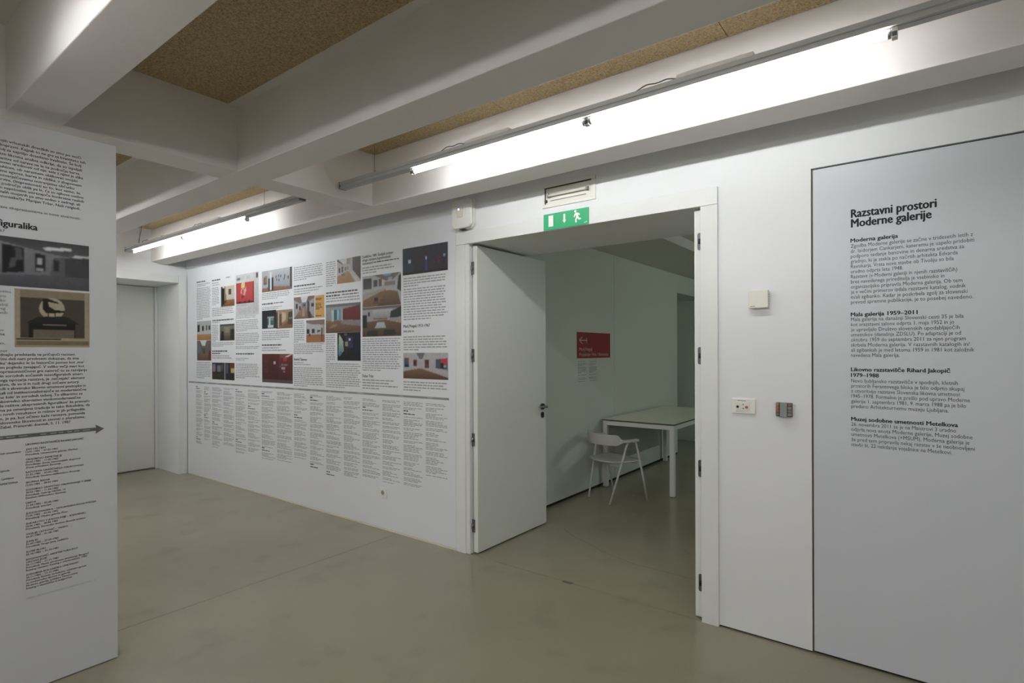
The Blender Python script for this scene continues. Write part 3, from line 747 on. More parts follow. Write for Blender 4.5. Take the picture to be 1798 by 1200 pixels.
for z0, z1, w in ((2.018, 1.994, 0.9), (1.972, 1.906, 0.85), (1.858, 1.840, 0.9)):
    word_bars(mb, -4.648, -4.648 + 0.132 * w, z0, z1, 0.0125, 0.6, PW, DS + 0.0012, rn, 0.25)
mb.build('poster_text', mat('poster_ink', hx('5A4A28'), 0.7), yel, recalc=False)
pic((-4.806, 1.810, -4.506, 1.596), [(R(0, 0.3, 1, 1), 'BCBEC6'), (R(0, 0, 1, 0.36), ('B07038', 'A06A3C')), ([(0, 1), (1, 1), (1, 0.78), (0.4, 0.8), (0, 0.9)], '8A7066'), (R(0.02, 0.40, 0.18, 0.60), '2A2A30'), (R(0.14, 0.28, 0.24, 0.40), '7A2A28'), (R(0.30, 0.42, 0.46, 0.60), '3E3A44'), (R(0.60, 0.44, 0.66, 0.54), '4A4A58'), (R(0.66, 0.48, 0.78, 0.54), '3A3A40'), (R(0.82, 0.3, 0.88, 0.64), '5A4038'), (R(0.88, 0.4, 1, 0.78), 'A8A4A8'), (R(0.8, 0.04, 0.9, 0.3), '8A5030')], 'photo of a white room with an orange wooden floor')
pic((-4.311, 2.348, -3.971, 2.126), [(R(0, 0, 1, 1), 'C2BEBE'), ([(0, 0), (0.76, 0), (0.52, 0.46), (0.40, 0.46), (0, 0.30)], ('A87C50', 'B8946E')), ([(0, 1), (0.24, 0.8), (0.4, 0.8), (0.42, 1)], 'D6DADE'), ([(0, 1), (0.05, 1), (0.26, 0.78), (0.2, 0.78), (0, 0.92)], '7A7070'), (R(0.42, 0.76, 0.6, 0.98), 'B09A88'), ([(0.66, 0.5), (1, 0.06), (1, 1), (0.66, 1)], ('5A5450', '6A6468')), ([(0.58, 0.44), (0.66, 0.5), (0.66, 1), (0.56, 0.9)], 'B8B4C0'), ([(0.6, 0.42), (0.98, 0), (0.82, 0), (0.56, 0.4)], 'CFC8C4'), (R(0.06, 0.44, 0.14, 0.64), '5A4844'), (R(0.2, 0.44, 0.27, 0.68), '5A6070'), (R(0.34, 0.50, 0.38, 0.64), '6A5A54'), (R(0.42, 0.52, 0.5, 0.66), '9A9AA0'), (R(0.2, 0.3, 0.34, 0.4), '8A6A54')], 'photo of a bright corridor with a large dark picture', 50)
pic((-4.487, 1.943, -3.974, 1.679), [(R(0, 0, 1, 1), ('8A8C90', '9C9EA2')), ([(0, 0), (1, 0), (1, 0.30), (0.45, 0.42), (0, 0.44)], ('6A4A38', '8A644A')), (R(0, 0.9, 1, 1), '6E7076'), ([(0.50, 0.44), (0.99, 0.40), (0.99, 0.92), (0.50, 0.82)], ('6A2428', '7A2A2C')), (R(0.46, 0.42, 0.50, 0.84), 'A8B4C0'), (R(0.17, 0.40, 0.24, 0.80), 'B8CCD8'), (R(0.25, 0.44, 0.33, 0.80), '3A6A80'), (R(0.34, 0.46, 0.38, 0.78), '9ACCD8'), (R(0.39, 0.46, 0.45, 0.82), '5AA0B8'), ([(0.10, 0.16), (0.28, 0.20), (0.36, 0.30), (0.2, 0.3)], '9A7A54'), ([(0.46, 0.30), (1, 0.20), (1, 0.36), (0.46, 0.42)], '8A8484')], 'photo of a room with one dark red wall', 56)
pic((-4.311, 1.678, -3.976, 1.425), [(R(0, 0, 1, 1), '15171C'), ([(0.04, 0.18), (0.28, 0.34), (0.26, 0.70), (0.08, 0.96)], ('2A8A8A', 'C8D8C8')), ([(0.08, 0.14), (0.2, 0.25), (0.16, 0.36), (0.08, 0.3)], '4A78A8'), (R(0.36, 0.45, 0.68, 0.86), '2A3258'), (R(0.34, 0.52, 0.46, 0.68), 'B08878'), (R(0.50, 0.72, 0.58, 0.80), 'C8D4F0'), (R(0.76, 0.05, 1, 0.98), '141A38'), (R(0.36, 0.2, 0.44, 0.48), '2A2424'), (R(0.3, 0.9, 0.42, 0.97), '5A606A')], 'photo of a dark blue passage with a glowing screen', 48)
pic((-3.948, 2.161, -3.450, 1.892), [(R(0, 0, 1, 1), 'B0B0B4'), ([(0, 0), (1, 0), (0.92, 0.42), (0.62, 0.52)], ('5E4430', '8A6A50')), ([(0, 0), (0.58, 0.5), (0.60, 0.56), (0, 0.42)], 'A4A09C'), ([(0, 0), (0.02, 0.22), (0.5, 0.46), (0.62, 0.5), (0.4, 0.0)], ('7A5A36', '8A6A4C')), (R(0.02, 0.58, 0.25, 0.92), ('4A4C54', '3A3C44')), (R(0.30, 0.62, 0.41, 0.84), '54545A'), (R(0.44, 0.62, 0.51, 0.86), '6A5A54'), (R(0.52, 0.66, 0.60, 0.82), 'C0BEC2'), (R(0.58, 0.62, 0.86, 0.76), '8A8086'), ([(0.3, 1), (0.98, 1), (0.8, 0.8), (0.6, 0.8)], '7A7068'), ([(0.52, 1), (0.78, 1), (0.72, 0.93), (0.56, 0.95)], '6AB0C8'), (R(0.68, 0.80, 0.78, 0.88), '8AB4C0'), ([(0.9, 0.5), (1, 0.4), (1, 0.95), (0.94, 0.9)], '3E403E'), (R(0.62, 0.48, 0.78, 0.52), 'C8B8AC'), (R(0.32, 0.18, 0.42, 0.28), '2E2A30'), ([(0.26, 0.1), (0.44, 0.08), (0.42, 0.16), (0.3, 0.18)], '6E4A32')], 'photo of a wide hall with a wooden floor', 60)
pic((-3.949, 1.890, -3.449, 1.635), [(R(0, 0, 1, 1), 'A4A4A8'), ([(0, 0), (1, 0), (1, 0.42), (0.6, 0.56), (0.1, 0.50), (0, 0.3)], ('4E3A2A', '7A5A40')), (R(0, 0.92, 1, 1), '6A6A68'), (R(0.28, 0.58, 0.78, 0.9), ('8E8C90', 'BEBEC4')), (R(0, 0.30, 0.12, 0.74), '1E2624'), (R(0.15, 0.68, 0.20, 0.84), '303034'), ([(0.72, 0.60), (1, 0.62), (1, 0.96), (0.74, 0.82)], '2E3232'), (R(0.3, 0.56, 0.66, 0.60), '8A5048'), ([(0.33, 0.28), (0.62, 0.28), (0.57, 0.48), (0.40, 0.48)], ('A4B0C0', 'B8C8D0')), ([(0.10, 0.03), (0.42, 0.03), (0.42, 0.20), (0.14, 0.20)], '2A2E26'), ([(0.54, 0.04), (0.88, 0.06), (0.84, 0.22), (0.58, 0.22)], '2A2E26'), ([(0.72, 0.5), (1, 0.44), (1, 0.6), (0.72, 0.6)], '9A9694')], 'photo of a hall with a glowing floor plate and two benches', 60)
pic((-3.429, 2.344, -2.922, 2.127), [(R(0, 0, 1, 1), ('3A343A', '454350')), (R(0, 0, 0.25, 1), ('33404A', '40465A')), (R(0, 0, 1, 0.10), '332A2A'), (R(0.135, 0.42, 0.19, 0.56), 'CAD4DE'), (R(0.37, 0.44, 0.40, 0.56), '5A3A40'), (R(0.52, 0.48, 0.55, 0.60), 'C0CCF0'), (R(0.525, 0.08, 0.56, 0.46), '36469A'), (R(0.68, 0.34, 0.73, 0.5), '55383E'), (R(0.79, 0.3, 0.83, 0.60), '6A343C'), (R(0.90, 0.52, 0.95, 0.6), '8A98A8'), (R(0.91, 0.3, 0.94, 0.4), '4A3036')], 'photo of a nearly black room with points of light', 64)
pic((-3.426, 1.494, -2.922, 1.286), [(R(0, 0, 1, 1), ('B0AEB2', 'BAB8BC')), ([(0, 0), (1, 0), (1, 0.08), (0.42, 0.40), (0.36, 0.40), (0, 0.28)], ('5A3E2C', '8A6448')), ([(0.3, 1), (0.5, 1), (0.44, 0.76), (0.38, 0.76)], '74727A'), (R(0.02, 0.44, 0.13, 0.80), '3A6478'), (R(0.09, 0.62, 0.135, 0.78), 'B03038'), (R(0.03, 0.44, 0.13, 0.56), '22304A'), (R(0.24, 0.50, 0.315, 0.74), '7A3830'), (R(0.25, 0.54, 0.29, 0.66), '3A2626'), (R(0.50, 0.42, 0.585, 0.75), '4A3838'), (R(0.51, 0.43, 0.58, 0.56), '7A3C34'), ([(0.735, 0.42), (0.985, 0.36), (0.985, 0.80), (0.735, 0.76)], '4A5C6C'), ([(0.84, 0.58), (0.985, 0.56), (0.985, 0.80), (0.84, 0.78)], 'C42A34'), (R(0.84, 0.42, 0.90, 0.62), '20262E'), (R(0.90, 0.46, 0.96, 0.54), 'A8B4BC'), (R(0.74, 0.42, 0.82, 0.5), '6A4448')], 'photo of a room with four coloured pictures', 64)

# readable headings
H = []
def head(body, a, b, size, width=None, bold=0.02):
    H.append(text_job(body, a, b, size, PW, DS, width, bold))
head('Marij Pregelj 1913–1967', -3.423, 1.700, 0.034, 0.305)
head('Dušan Tršar', -3.953, 1.283, 0.034, 0.152)
head('Andraž Šalamun', -5.023, 1.422, 0.034, 0.225)
head('Dediščina 1989. Študijski primer:', -3.947, 2.322, 0.032, 0.405)
head('druga razstava Jugoslovanski', -3.947, 2.293, 0.032, 0.370)
head('dokumenti', -3.947, 2.264, 0.032, 0.140)
letters('heading', H, M_INKB, wp)
mb = MB(); rn = random.Random(3)
for a0, a1, b in [(-7.131, -6.897, 2.361), (-6.737, -6.529, 2.351), (-6.73, -6.211, 1.879), (-6.74, -6.368, 1.52), (-6.74, -6.529, 1.493), (-6.177, -5.768, 1.488),
                  (-5.62, -5.40, 2.01), (-5.623, -5.233, 1.579), (-5.018, -4.65, 2.155), (-4.483, -4.006, 2.052), (-4.484, -4.25, 2.023)]:
    word_bars(mb, a0, a1, b + 0.012, b - 0.012, 0.024, 0.62, PW, DS, rn, 0.05)
for a0, a1, b in [(-3.80, -3.472, 2.273), (-5.39, -5.191, 2.012), (-4.24, -3.99, 2.025), (-6.40, -6.30, 2.36)]:
    word_bars(mb, a0, a1, b + 0.010, b - 0.010, 0.020, 0.45, PW, DS, rn, 0.05)
stuff(mb.build('heading_line', mat('ink_heading', hx('55575B'), 0.7), wp, recalc=False))
TB = [(-7.131,-6.767,2.336,2.308,'s'),(-7.131,-6.767,2.288,1.905,'t'),(-7.139,-6.767,1.389,1.194,'t'),(-6.733,-6.435,2.326,2.286,'s'),(-6.734,-6.557,2.266,2.058,'t'),(-6.735,-6.211,2.026,1.93,'t'),(-6.737,-6.475,1.863,1.849,'s'),(-6.737,-6.584,1.829,1.634,'t'),(-6.739,-6.211,1.621,1.574,'t'),(-6.74,-6.263,1.473,1.433,'s'),(-6.177,-5.698,1.907,1.881,'t'),(-6.177,-5.674,1.862,1.737,'t'),(-6.178,-5.674,1.716,1.588,'t'),(-6.179,-5.674,1.571,1.544,'t'),(-6.18,-5.863,1.442,1.416,'s'),(-6.181,-5.674,1.381,1.218,'t'),(-5.619,-5.057,2.125,2.058,'t'),(-5.62,-5.191,1.978,1.952,'s'),(-5.622,-5.057,1.727,1.631,'t'),(-5.623,-5.057,1.558,1.516,'s'),(-5.017,-4.522,2.345,2.209,'t'),(-5.018,-4.522,2.13,2.068,'s'),(-5.02,-4.829,1.814,1.599,'t'),(-5.022,-4.513,1.587,1.486,'t'),(-5.023,-4.715,1.406,1.378,'s'),(-5.023,-4.513,1.355,1.169,'t'),(-4.482,-4.329,2.342,2.113,'t'),(-4.484,-3.982,2.007,1.964,'s'),(-4.486,-4.337,1.666,1.411,'t'),(-4.487,-3.975,1.4,1.176,'t'),(-3.947,-3.451,2.243,2.183,'s'),(-3.951,-3.451,1.62,1.34,'t'),(-3.953,-3.451,1.267,1.18,'s'),(-3.421,-2.925,2.105,2.03,'t'),(-3.421,-2.925,2.016,1.76,'t'),(-3.423,-3.23,1.681,1.657,'s'),(-3.423,-2.925,1.629,1.513,'t'),(-3.425,-2.925,1.264,1.186,'t')]
for i, (a0, a1, b1, b0, k) in enumerate(TB):
    mb = MB(); rn = random.Random(100 + i)
    word_bars(mb, a0, a1, b1 + 0.004, b0 - 0.004, 0.0196 if k == 't' else 0.0215, 0.48, PW, DS, rn, 0.10 if k == 't' else 0.45)
    stuff(mb.build('text_block', M_INKG, wp, recalc=False))
# newspaper page text
mb = MB(); rn = random.Random(8)
for a0, a1, b1, b0 in ((-6.16, -5.90, 2.035, 2.012), (-6.10, -6.02, 1.99, 1.925), (-6.00, -5.92, 1.99, 1.925), (-5.90, -5.83, 2.0, 1.925), (-5.80, -5.70, 2.25, 1.925), (-6.05, -5.98, 2.345, 2.30), (-5.94, -5.86, 2.345, 2.30)):
    word_bars(mb, a0, a1, b1, b0, 0.016, 0.45, PW, DS + 0.0012, rn, 0.05)
stuff(mb.build('page_text', M_INKL, np_, recalc=False))
# time line and the sixteen narrow columns under it
MB().box(XL + 0.04, -2.915, WA - DS - 0.0004, WA - DS + 0.0002, 1.131, 1.148).build('timeline_bar', M_BAR, wp)
mb = MB(); rn = random.Random(21)
x = -7.2
while x < -3.0:
    w = rn.uniform(0.04, 0.09)
    mb.add([PW(x, 1.137, DS + 0.0012), PW(x + w, 1.137, DS + 0.0012), PW(x + w, 1.142, DS + 0.0012), PW(x, 1.142, DS + 0.0012)], [(0, 1, 2, 3)])
    x += rn.uniform(0.18, 0.34)
stuff(mb.build('timeline_text', mat('timeline_white', hx('C0C1C4'), 0.7), wp, recalc=False))
LOW = [(-7.158, 0.39), (-6.947, 0.459), (-6.744, 0.397), (-6.467, 0.444), (-6.19, 0.388), (-5.916, 0.436), (-5.633, 0.387), (-5.333, 0.397), (-5.02, 0.467), (-4.747, 0.388), (-4.486, 0.38), (-4.221, 0.386), (-3.954, 0.411), (-3.688, 0.408), (-3.426, 0.413), (-3.168, 0.525)]
heads = {0: (0, 40), 1: (4, 22), 2: (27,), 4: (0, 36), 5: (11,), 6: (2, 40), 8: (14,), 9: (2, 44), 10: (47,), 12: (5, 53), 14: (5, 54)}
for i, (a0, bend) in enumerate(LOW):
    nx = LOW[i + 1][0] if i + 1 < len(LOW) else -2.90
    a1 = nx - 0.035
    mb = MB(); mbh = MB(); rn = random.Random(500 + i)
    b = 1.098; k = 0; ent = rn.randint(2, 4)
    while b > bend:
        if k in heads.get(i, ()):
            word_bars(mbh, a0, a0 + (a1 - a0) * 0.24, b, b - 0.016, 0.016, 0.6, PW, DS, rn, 0.0)
            word_bars(mbh, a0, a0 + (a1 - a0) * 0.62, b - 0.024, b - 0.040, 0.016, 0.5, PW, DS, rn, 0.1)
            b -= 0.052; k += 2; continue
        L = (a1 - a0) * rn.choice((1.0, 0.95, 0.85, 0.6, 0.5, 0.78))
        word_bars(mb, a0, a0 + L, b, b - 0.0118, 0.0118, 0.52, PW, DS, rn, 0.0)
        b -= 0.0118; k += 1; ent -= 1
        if ent <= 0:
            b -= 0.0105; ent = rn.choice((2, 3, 3, 4, 5))
    stuff(mb.build('listing_column', M_INKG, wp, recalc=False))
    if mbh.v:
        stuff(mbh.build('listing_heading', M_INK, wp, recalc=False))

# ================================================================== FREE-STANDING PARTITION AT THE LEFT
pa = thing('display_partition', (PX, 0.0, 0), 'white printed partition wall at the left edge with text, photographs and an arrow', 'partition wall')
MB().box(PX - 0.12, PX, -1.15, 1.001, 0.004, 2.520).build('board', M_PART, pa, bevel=0.0015)
MB().box(PX - 0.11, PX - 0.008, -1.14, 0.992, 0.0, 0.0045).build('foot_gap', M_DARK, pa)
DP = 0.0008
L1 = [('svojih vrhunskih dosežkih so smo po moči', 0.860, 2.421), ('nakopravni. Kajpak to ne gre za kvantiteto teh', 0.877, 2.402), ('zgolj za najvišjo doseženo kvaliteto. Še bolj', 0.860, 2.383),
      ('mem likovna analiza odkrije, da so izpeljali', 0.863, 2.363), ('zvaritve od narave ne le na področju barve,', 0.856, 2.344), ('likovno urednosti od nje: tele z njimi je slika', 0.867, 2.327),
      ('vtohtom, ob naravnem oblikovan svojski', 0.845, 2.308), ('razna agensa, barva in oblika, v slogovnem', 0.861, 2.290), ('j ustvarjalčevemu notranjemu občutku', 0.833, 2.271),
      ('i prvini, (Impresionisti so to, kot vemo, še', 0.856, 2.253), ('na področju oblik pa le, če so njihove osebne', 0.869, 2.235), ('tim napetostim ustrezajoče konkretne realnih', 0.870, 2.217),
      ('ostalih mojstrih pa smo vedno v zadregi, ali', 0.855, 2.199), ('resionistke?)« Marijan Tršar, Naši razgledi,', 0.856, 2.180)]
A0 = 0.560
jobs = [text_job(s, A0, b - 0.004, 0.0172, PP, DP, e - A0, 0.012) for s, e, b in L1]
jobs.append(text_job('razstava ekspresionizma in nove stvarnosti.', A0 - 0.02, 2.130, 0.0165, PP, DP, 0.857 - A0 + 0.02, 0.0))
letters('text_block', jobs, M_INK, pa)
letters('heading', [text_job('figuralika', 0.566, 2.052, 0.0400, PP, DP, 0.133, 0.030)], M_INKB, pa)
letters('date_line', [text_job('987', 0.560, 2.026, 0.0165, PP, DP, 0.030, 0.0)], M_INK, pa)
fr = [('činitno', .609, 1.764), ('arni', .592, 1.744), ('liko', .590, 1.725), ('ašnji', .598, 1.707), ('veg', .590, 1.690), ('letih', .596, 1.672), ('lov', .585, 1.597), ('ske', .588, 1.579), ('sev,', .589, 1.540), ('enes', .595, 1.507)]
letters('text_block', [text_job(s, e, b, 0.0165, PP, DP, None, 0.0, align='R') for s, e, b in fr], M_INK, pa)
L2 = [('radnejše predstavila na pričujoči razstavi.', .836), ('avimi deli nam predvsem dokazuje, da ima', .848), ('alika‘ dejansko le še historični pomen kot ‚ime‘', .869), ('vem pogledu zavajajoč. V veliko večji meri kot', .869),
      ('ekspresionističnost gre namreč tu za razvijanje', .880), ('a in sorodnih sočasnih novofiguralnih smeri.', .865), ('rnega opozarja razstava, je ‚nečetjski‘ element', .872), ('ejstvo, da so ti in tudi drugi sočasni avtorji', .847),
      ('vedli v slovensko likovno umetnost postopke in', .875), ('upali od institucionalizirajoče se modernistične', .877), ('čne šole‘ in sorodnih teženj. To slikarstvo se', .862), ('enkovredno alternativo visokomodernistične', .855),
      ('bile rešitve ‚ekspresivnih figuralikov‘ še premalo', .889), ('ema pa omenjena tradicija le tako fleksibilna, da', .890), ('no novih rezultatov in rešitev in jih prilagodila', .871), ('am, je pa, kot očitno kaže razstava, pomenila', .871),
      ('a slovenske likovnosti in zavesti o pluralizmu.', .872), ('r Zabel, Primorski dnevnik, 5. 11. 1987', .816)]
letters('text_block', [text_job(s, A0, 1.490 - 0.01848 * i, 0.0172, PP, DP, e - A0, 0.012) for i, (s, e) in enumerate(L2)], M_INK, pa)
# print further left, past the picture edge
mb = MB(); rn = random.Random(77)
for a0, a1, b1, b0 in ((0.02, 0.545, 2.43, 2.12), (0.02, 0.545, 1.50, 1.17), (-0.55, -0.04, 2.43, 1.35), (0.02, 0.55, 1.77, 1.53)):
    word_bars(mb, a0, a1, b1, b0, 0.0187, 0.42, PP, DP, rn, 0.08)
for a0, a1 in ((-0.55, -0.33), (-0.28, -0.06), (0.02, 0.24), (0.34, 0.54)):
    word_bars(mb, a0, a1, 1.08, 0.45, 0.0115, 0.42, PP, DP, rn, 0.4)
stuff(mb.build('text_block', M_INKG, pa, recalc=False))
# photographs
photo('photo', (0.22, 2.010, 0.889, 1.795), [(R(0, 0, 1, 1), ('6A6A70', '8A8A90')), ([(0, 0), (1, 0), (1, 0.28), (0.78, 0.28), (0, 0.10)], ('4E4E56', '5A5A60')), ([(0.4, 1), (1, 1), (1, 0.76), (0.86, 0.70), (0.74, 0.76), (0.52, 0.90)], ('5A5A60', '48484E')), ([(0.86, 0.28), (1, 0.27), (1, 0.74), (0.86, 0.68)], '44444A'), ([(0.78, 0.28), (0.86, 0.28), (0.86, 0.68), (0.80, 0.66)], '5E5E64'), ([(0.76, 0.80), (0.90, 0.84), (0.90, 0.90), (0.74, 0.86)], 'D8DADC'), ([(0.90, 0.70), (1, 0.72), (1, 0.77), (0.92, 0.75)], 'C4C6C8'),
      ([(0.535, 0.26), (0.65, 0.30), (0.65, 0.80), (0.535, 0.85)], '1C1D20'), ([(0.57, 0.36), (0.60, 0.40), (0.61, 0.55), (0.64, 0.56), (0.63, 0.82), (0.60, 0.78), (0.605, 0.6), (0.58, 0.56)], '55565A'), ([(0.70, 0.34), (0.755, 0.35), (0.755, 0.70), (0.70, 0.73)], '2A2B2E'), (R(0.715, 0.5, 0.742, 0.63), 'B8BABC'), (R(0.71, 0.36, 0.748, 0.42), 'A0A2A4'), ([(0.80, 0.37), (0.832, 0.37), (0.832, 0.61), (0.80, 0.62)], '2C2D30'), ([(0.1, 0.2), (0.3, 0.22), (0.3, 0.82), (0.1, 0.88)], '2A2B2E'), ([(0.36, 0.24), (0.47, 0.26), (0.47, 0.8), (0.36, 0.84)], '34353A')], PP, DP + 0.0004, pa, 'black and white photo of a gallery room', 96)
ov = [(0.48 + 0.17 * math.cos(k * math.pi / 16), 0.68 + 0.19 * math.sin(k * math.pi / 16)) for k in range(32)]
photo('newspaper_clipping', (0.620, 1.786, 0.890, 1.529), [(R(0, 0, 1, 1), 'A8977A'), (R(0.07, 0.16, 0.93, 0.985), '4A4238'), (R(0.07, 0.86, 0.93, 0.985), '8A7C64'), (ov, 'B0A48A'),
      ([(0.36, 0.86), (0.42, 0.86), (0.44, 0.72), (0.52, 0.66), (0.65, 0.65), (0.65, 0.62), (0.5, 0.60), (0.40, 0.60), (0.36, 0.66)], '1E1B18'), ([(0.42, 0.86), (0.56, 0.80), (0.58, 0.77), (0.42, 0.80)], '1E1B18'), (R(0.42, 0.50, 0.435, 0.62), '1E1B18'), (R(0.51, 0.51, 0.525, 0.62), '1E1B18'),
      ([(0.14, 0.42), (0.30, 0.53), (0.66, 0.55), (0.86, 0.42)], '262220'), (R(0.18, 0.16, 0.80, 0.42), '1E1B1A'), (R(0.235, 0.16, 0.78, 0.31), '6E6450'), (R(0.36, 0.38, 0.68, 0.40), '8A7E68'), (R(0.02, 0.125, 0.60, 0.155), '3A3228'), (R(0.02, 0.03, 0.985, 0.105), '7A6C52')], PP, DP + 0.0004, pa, 'yellowed newspaper clipping with a bird in an oval on a chest', 72)
# arrow of the time line
ap = [(-0.60, 1.128), (0.915, 1.128), (0.912, 1.114), (0.947, 1.1355), (0.912, 1.158), (0.915, 1.144), (-0.60, 1.144)]
arrow = MB().prism(ap, PP, 0.0, DP + 0.0004).build('timeline_arrow', M_BARP, pa)
mb = MB(); rn = random.Random(31); x = -0.5
while x < 0.89:
    w = rn.uniform(0.015, 0.03)
    if not (0.665 < x < 0.70):
        mb.add([PP(x, 1.1335, DP + 0.001), PP(x + w, 1.1335, DP + 0.001), PP(x + w, 1.1385, DP + 0.001), PP(x, 1.1385, DP + 0.001)], [(0, 1, 2, 3)])
    x += w + rn.uniform(0.006, 0.016)
stuff(mb.build('timeline_text', M_BARTX, arrow, recalc=False))
# exhibition list
def lz(y): return 1.095 - 0.00252 * (y - 782) - 0.002
E_ = []
def ent(y, *ls):
    for i, s in enumerate(ls):
        E_.append(text_job(s, 0.656, lz(y + 4.75 * i), 0.0116, PP, DP, None, 0.014))
ent(790.5, 'JAN OELTJEN', '13.01.1982 – 07.02.1982', 'Prireditelj: Umetnostna galerija, Maribor')
ent(808.5, 'GRADBENO PAMETNE JE', '09.02.1982 – 17.02.1982', 'Prireditelja: Zveza stanovanjskih skupnosti', 'Zveza arhitektov Slovenije')
ent(831, 'RAZSTAVA GRAFIČNEGA OBLIKOVANJA', '21.02.1982 – 03.03.1982', 'Prireditelj: Društvo oblikovalcev Slovenije')
ent(849, 'SKUPINA BASAR', '12.03.1982 – 28.03.1982')
ent(862, 'SODOBNO GRAFIČNO OBLIKOVANJE V SRBIJI', '30.03.1982 – 11.04.1982', 'Prireditelj: Galerija DESSA, 15', 'Društvo oblikovalcev Slovenije')
ent(885, 'URETA', '21.04.1982 – 02.05.1982', 'Prireditelj: avtorjev')
ent(903.5, 'JUGOSLOVANSKA – HOLANDSKA NOVA POEZIJA', '13.05.1982 – 02.06.1982', 'Prireditelj: Obalne galerije Piran')
ent(921.5, 'SLIKARSTVO V JUGOSLAVIJI – SODOBNIKI', '10.06.1982 – 30.06.1982', 'Prireditelj: Slovensko društvo likovnih kritikov')
ent(940, 'VASILIJE CETKOVIĆ – VASKO', '06.07.1982 – 01.08.1982')
ent(953, 'JUNIJ 82', '01.09.1982 – 27.09.1982', 'Prireditelj: Grupa Junij, Ljubljana')
ent(971, 'SLOBE BLOKI', '05.10.1982 – 31.10.1982')
ent(984.5, 'BOGDANOVIĆ: ARHITEKTURA KOT', 'LIKOVNI JEZIK', '05.11.1982 – 21.11.1982', 'Prireditelj: Muzej savremene umetnosti, Beograd', 'Katalog razstave: Katalog v srbohrvaščini, 1982')
ent(1011.5, 'SODOBNA BOLGARSKA UMETNOST', '30.11.1982 – 12.12.1982', 'Prireditelj: Komite za kulturo, centralni uprava', 'za mednarodne likovne in galerije', 'Moderna galerija, Ljubljana Umetnostna', 'Katalog v slovenščini in bolgarščini')
ent(793, )
letters('exhibition_list', E_, M_INK, pa)
letters('heading', [text_job('LIKOVNO RAZSTAVIŠČE RIHARD JAKOPIČ', 0.656, lz(782), 0.0115, PP, DP, 0.209, 0.02)], M_INKB, pa)
letters('footer_line', [text_job('VABIJO LIKOVNO RAZSTAVIŠČE RIHARD JAKOPIČ – 3', 0.654, lz(1053), 0.0112, PP, DP, 0.255, 0.0)], M_INKG, pa)
letters('exhibition_list', [text_job(s, e, b, 0.0116, PP, DP, None, 0.014, align='R') for s, e, b in (('risb umetnikov', .640, 1.064), ('agenda', .602, .989), ('Ljubljana', .616, .954), ('ZAPEKTIVNA', .630, .932))], M_INK, pa)

# ================================================================== TEXT PANEL AT THE RIGHT
tp = thing('text_panel', (0.32, WA, 0), 'tall pale grey wall panel with black gallery text at the right edge', 'wall panel')
MB().box(-0.450, 1.094, WA + 0.003, WA + 0.040, 0.014, 2.394).build('board', M_PANEL, tp, bevel=0.001)
MB().box(-0.4575, -0.4505, WA + 0.012, WA + 0.049, 0.0, 2.401).build('edge_strip', M_GAPSH, tp)
MB().box(-0.4500, 1.0995, WA + 0.020, WA + 0.049, 2.3945, 2.4015).build('edge_strip', M_DARK, tp)
MB().box(-0.4500, 1.0995, WA + 0.018, WA + 0.049, 0.0, 0.0135).build('base_gap', M_DARK, tp)
def PT(a, b, d): return (a, WA + 0.003 - d, b)
DT = 0.0006
TA = -0.290
letters('panel_title', [text_job('Razstavni prostori', -0.287, 2.134, 0.0560, PT, DT, 0.322, 0.034), text_job('Moderne galerije', -0.287, 2.088, 0.0560, PT, DT, 0.304, 0.034)], M_INKB, tp)
PS_ = 0.0243
def para(z, lines): return [text_job(s, TA, z - PS_ * i, PS_ * 1.02, PT, DT, w, 0.0) for i, (s, w) in enumerate(lines)]
K = 0.00844
def wl(lines): return [(s, None) for s in lines]
P1 = ['Zgodba Moderne galerije se začne v tridesetih letih z', 'dr. Izidorjem Cankarjem, kateremu je uspelo pridobiti', 'podporo tedanje banovine in denarna sredstva za', 'gradnjo, ki je stekla po načrtih arhitekta Edvarda',
      'Ravnikarja. Vrata nove stavbe ob Tivoliju so bila', 'uradno odprta leta 1948.', 'Razstave (v Moderni galeriji in njenih razstaviščih)', 'brez navedenega prireditelja je vsebinsko in', 'organizacijsko pripravila Moderna galerija. Ob tem',
      'je v večini primerov izdala razstavni katalog, vodnik', 'in/ali zgibanko. Kadar je poskrbela zgolj za slovenski', 'prevod spremne publikacije, je to posebej navedeno.']
P2 = ['Mala galerija na današnji Slovenski cesti 35 je bila', 'kot »razstavni salon« odprta 1. maja 1952 in jo', 'je upravljalo Društvo slovenskih upodabljajočih', 'umetnikov (današnja ZDSLU). Po adaptaciji je od',
      'oktobra 1959 do septembra 2011 za njen program', 'skrbela Moderna galerija. V razstavnih katalogih in/', 'ali zgibankah je med letoma 1959 in 1981 kot založnik', 'navedena Mala galerija.']
P3 = ['Novo ljubljansko razstavišče v spodnjih, kletnih', 'prostorih Ferantovega bloka je bilo odprto skupaj', 'z otvoritvijo razstave Slovenska likovna umetnost', '1945–1978. Formalno je prešlo pod upravo Moderne',
      'galerije 1. septembra 1981, 9. marca 1988 pa je bilo', 'predano Arhitekturnemu muzeju Ljubljana.']
P4 = ['26. novembra 2011 se je na Maistrovi 3 uradno', 'odprla nova enota Moderne galerije, Muzej sodobne', 'umetnosti Metelkova (+MSUM). Moderna galerija je', 'že pred tem pripravila nekaj razstav v še neobnovljeni', 'stavbi št. 22 nekdanje vojašnice na Metelkovi.']
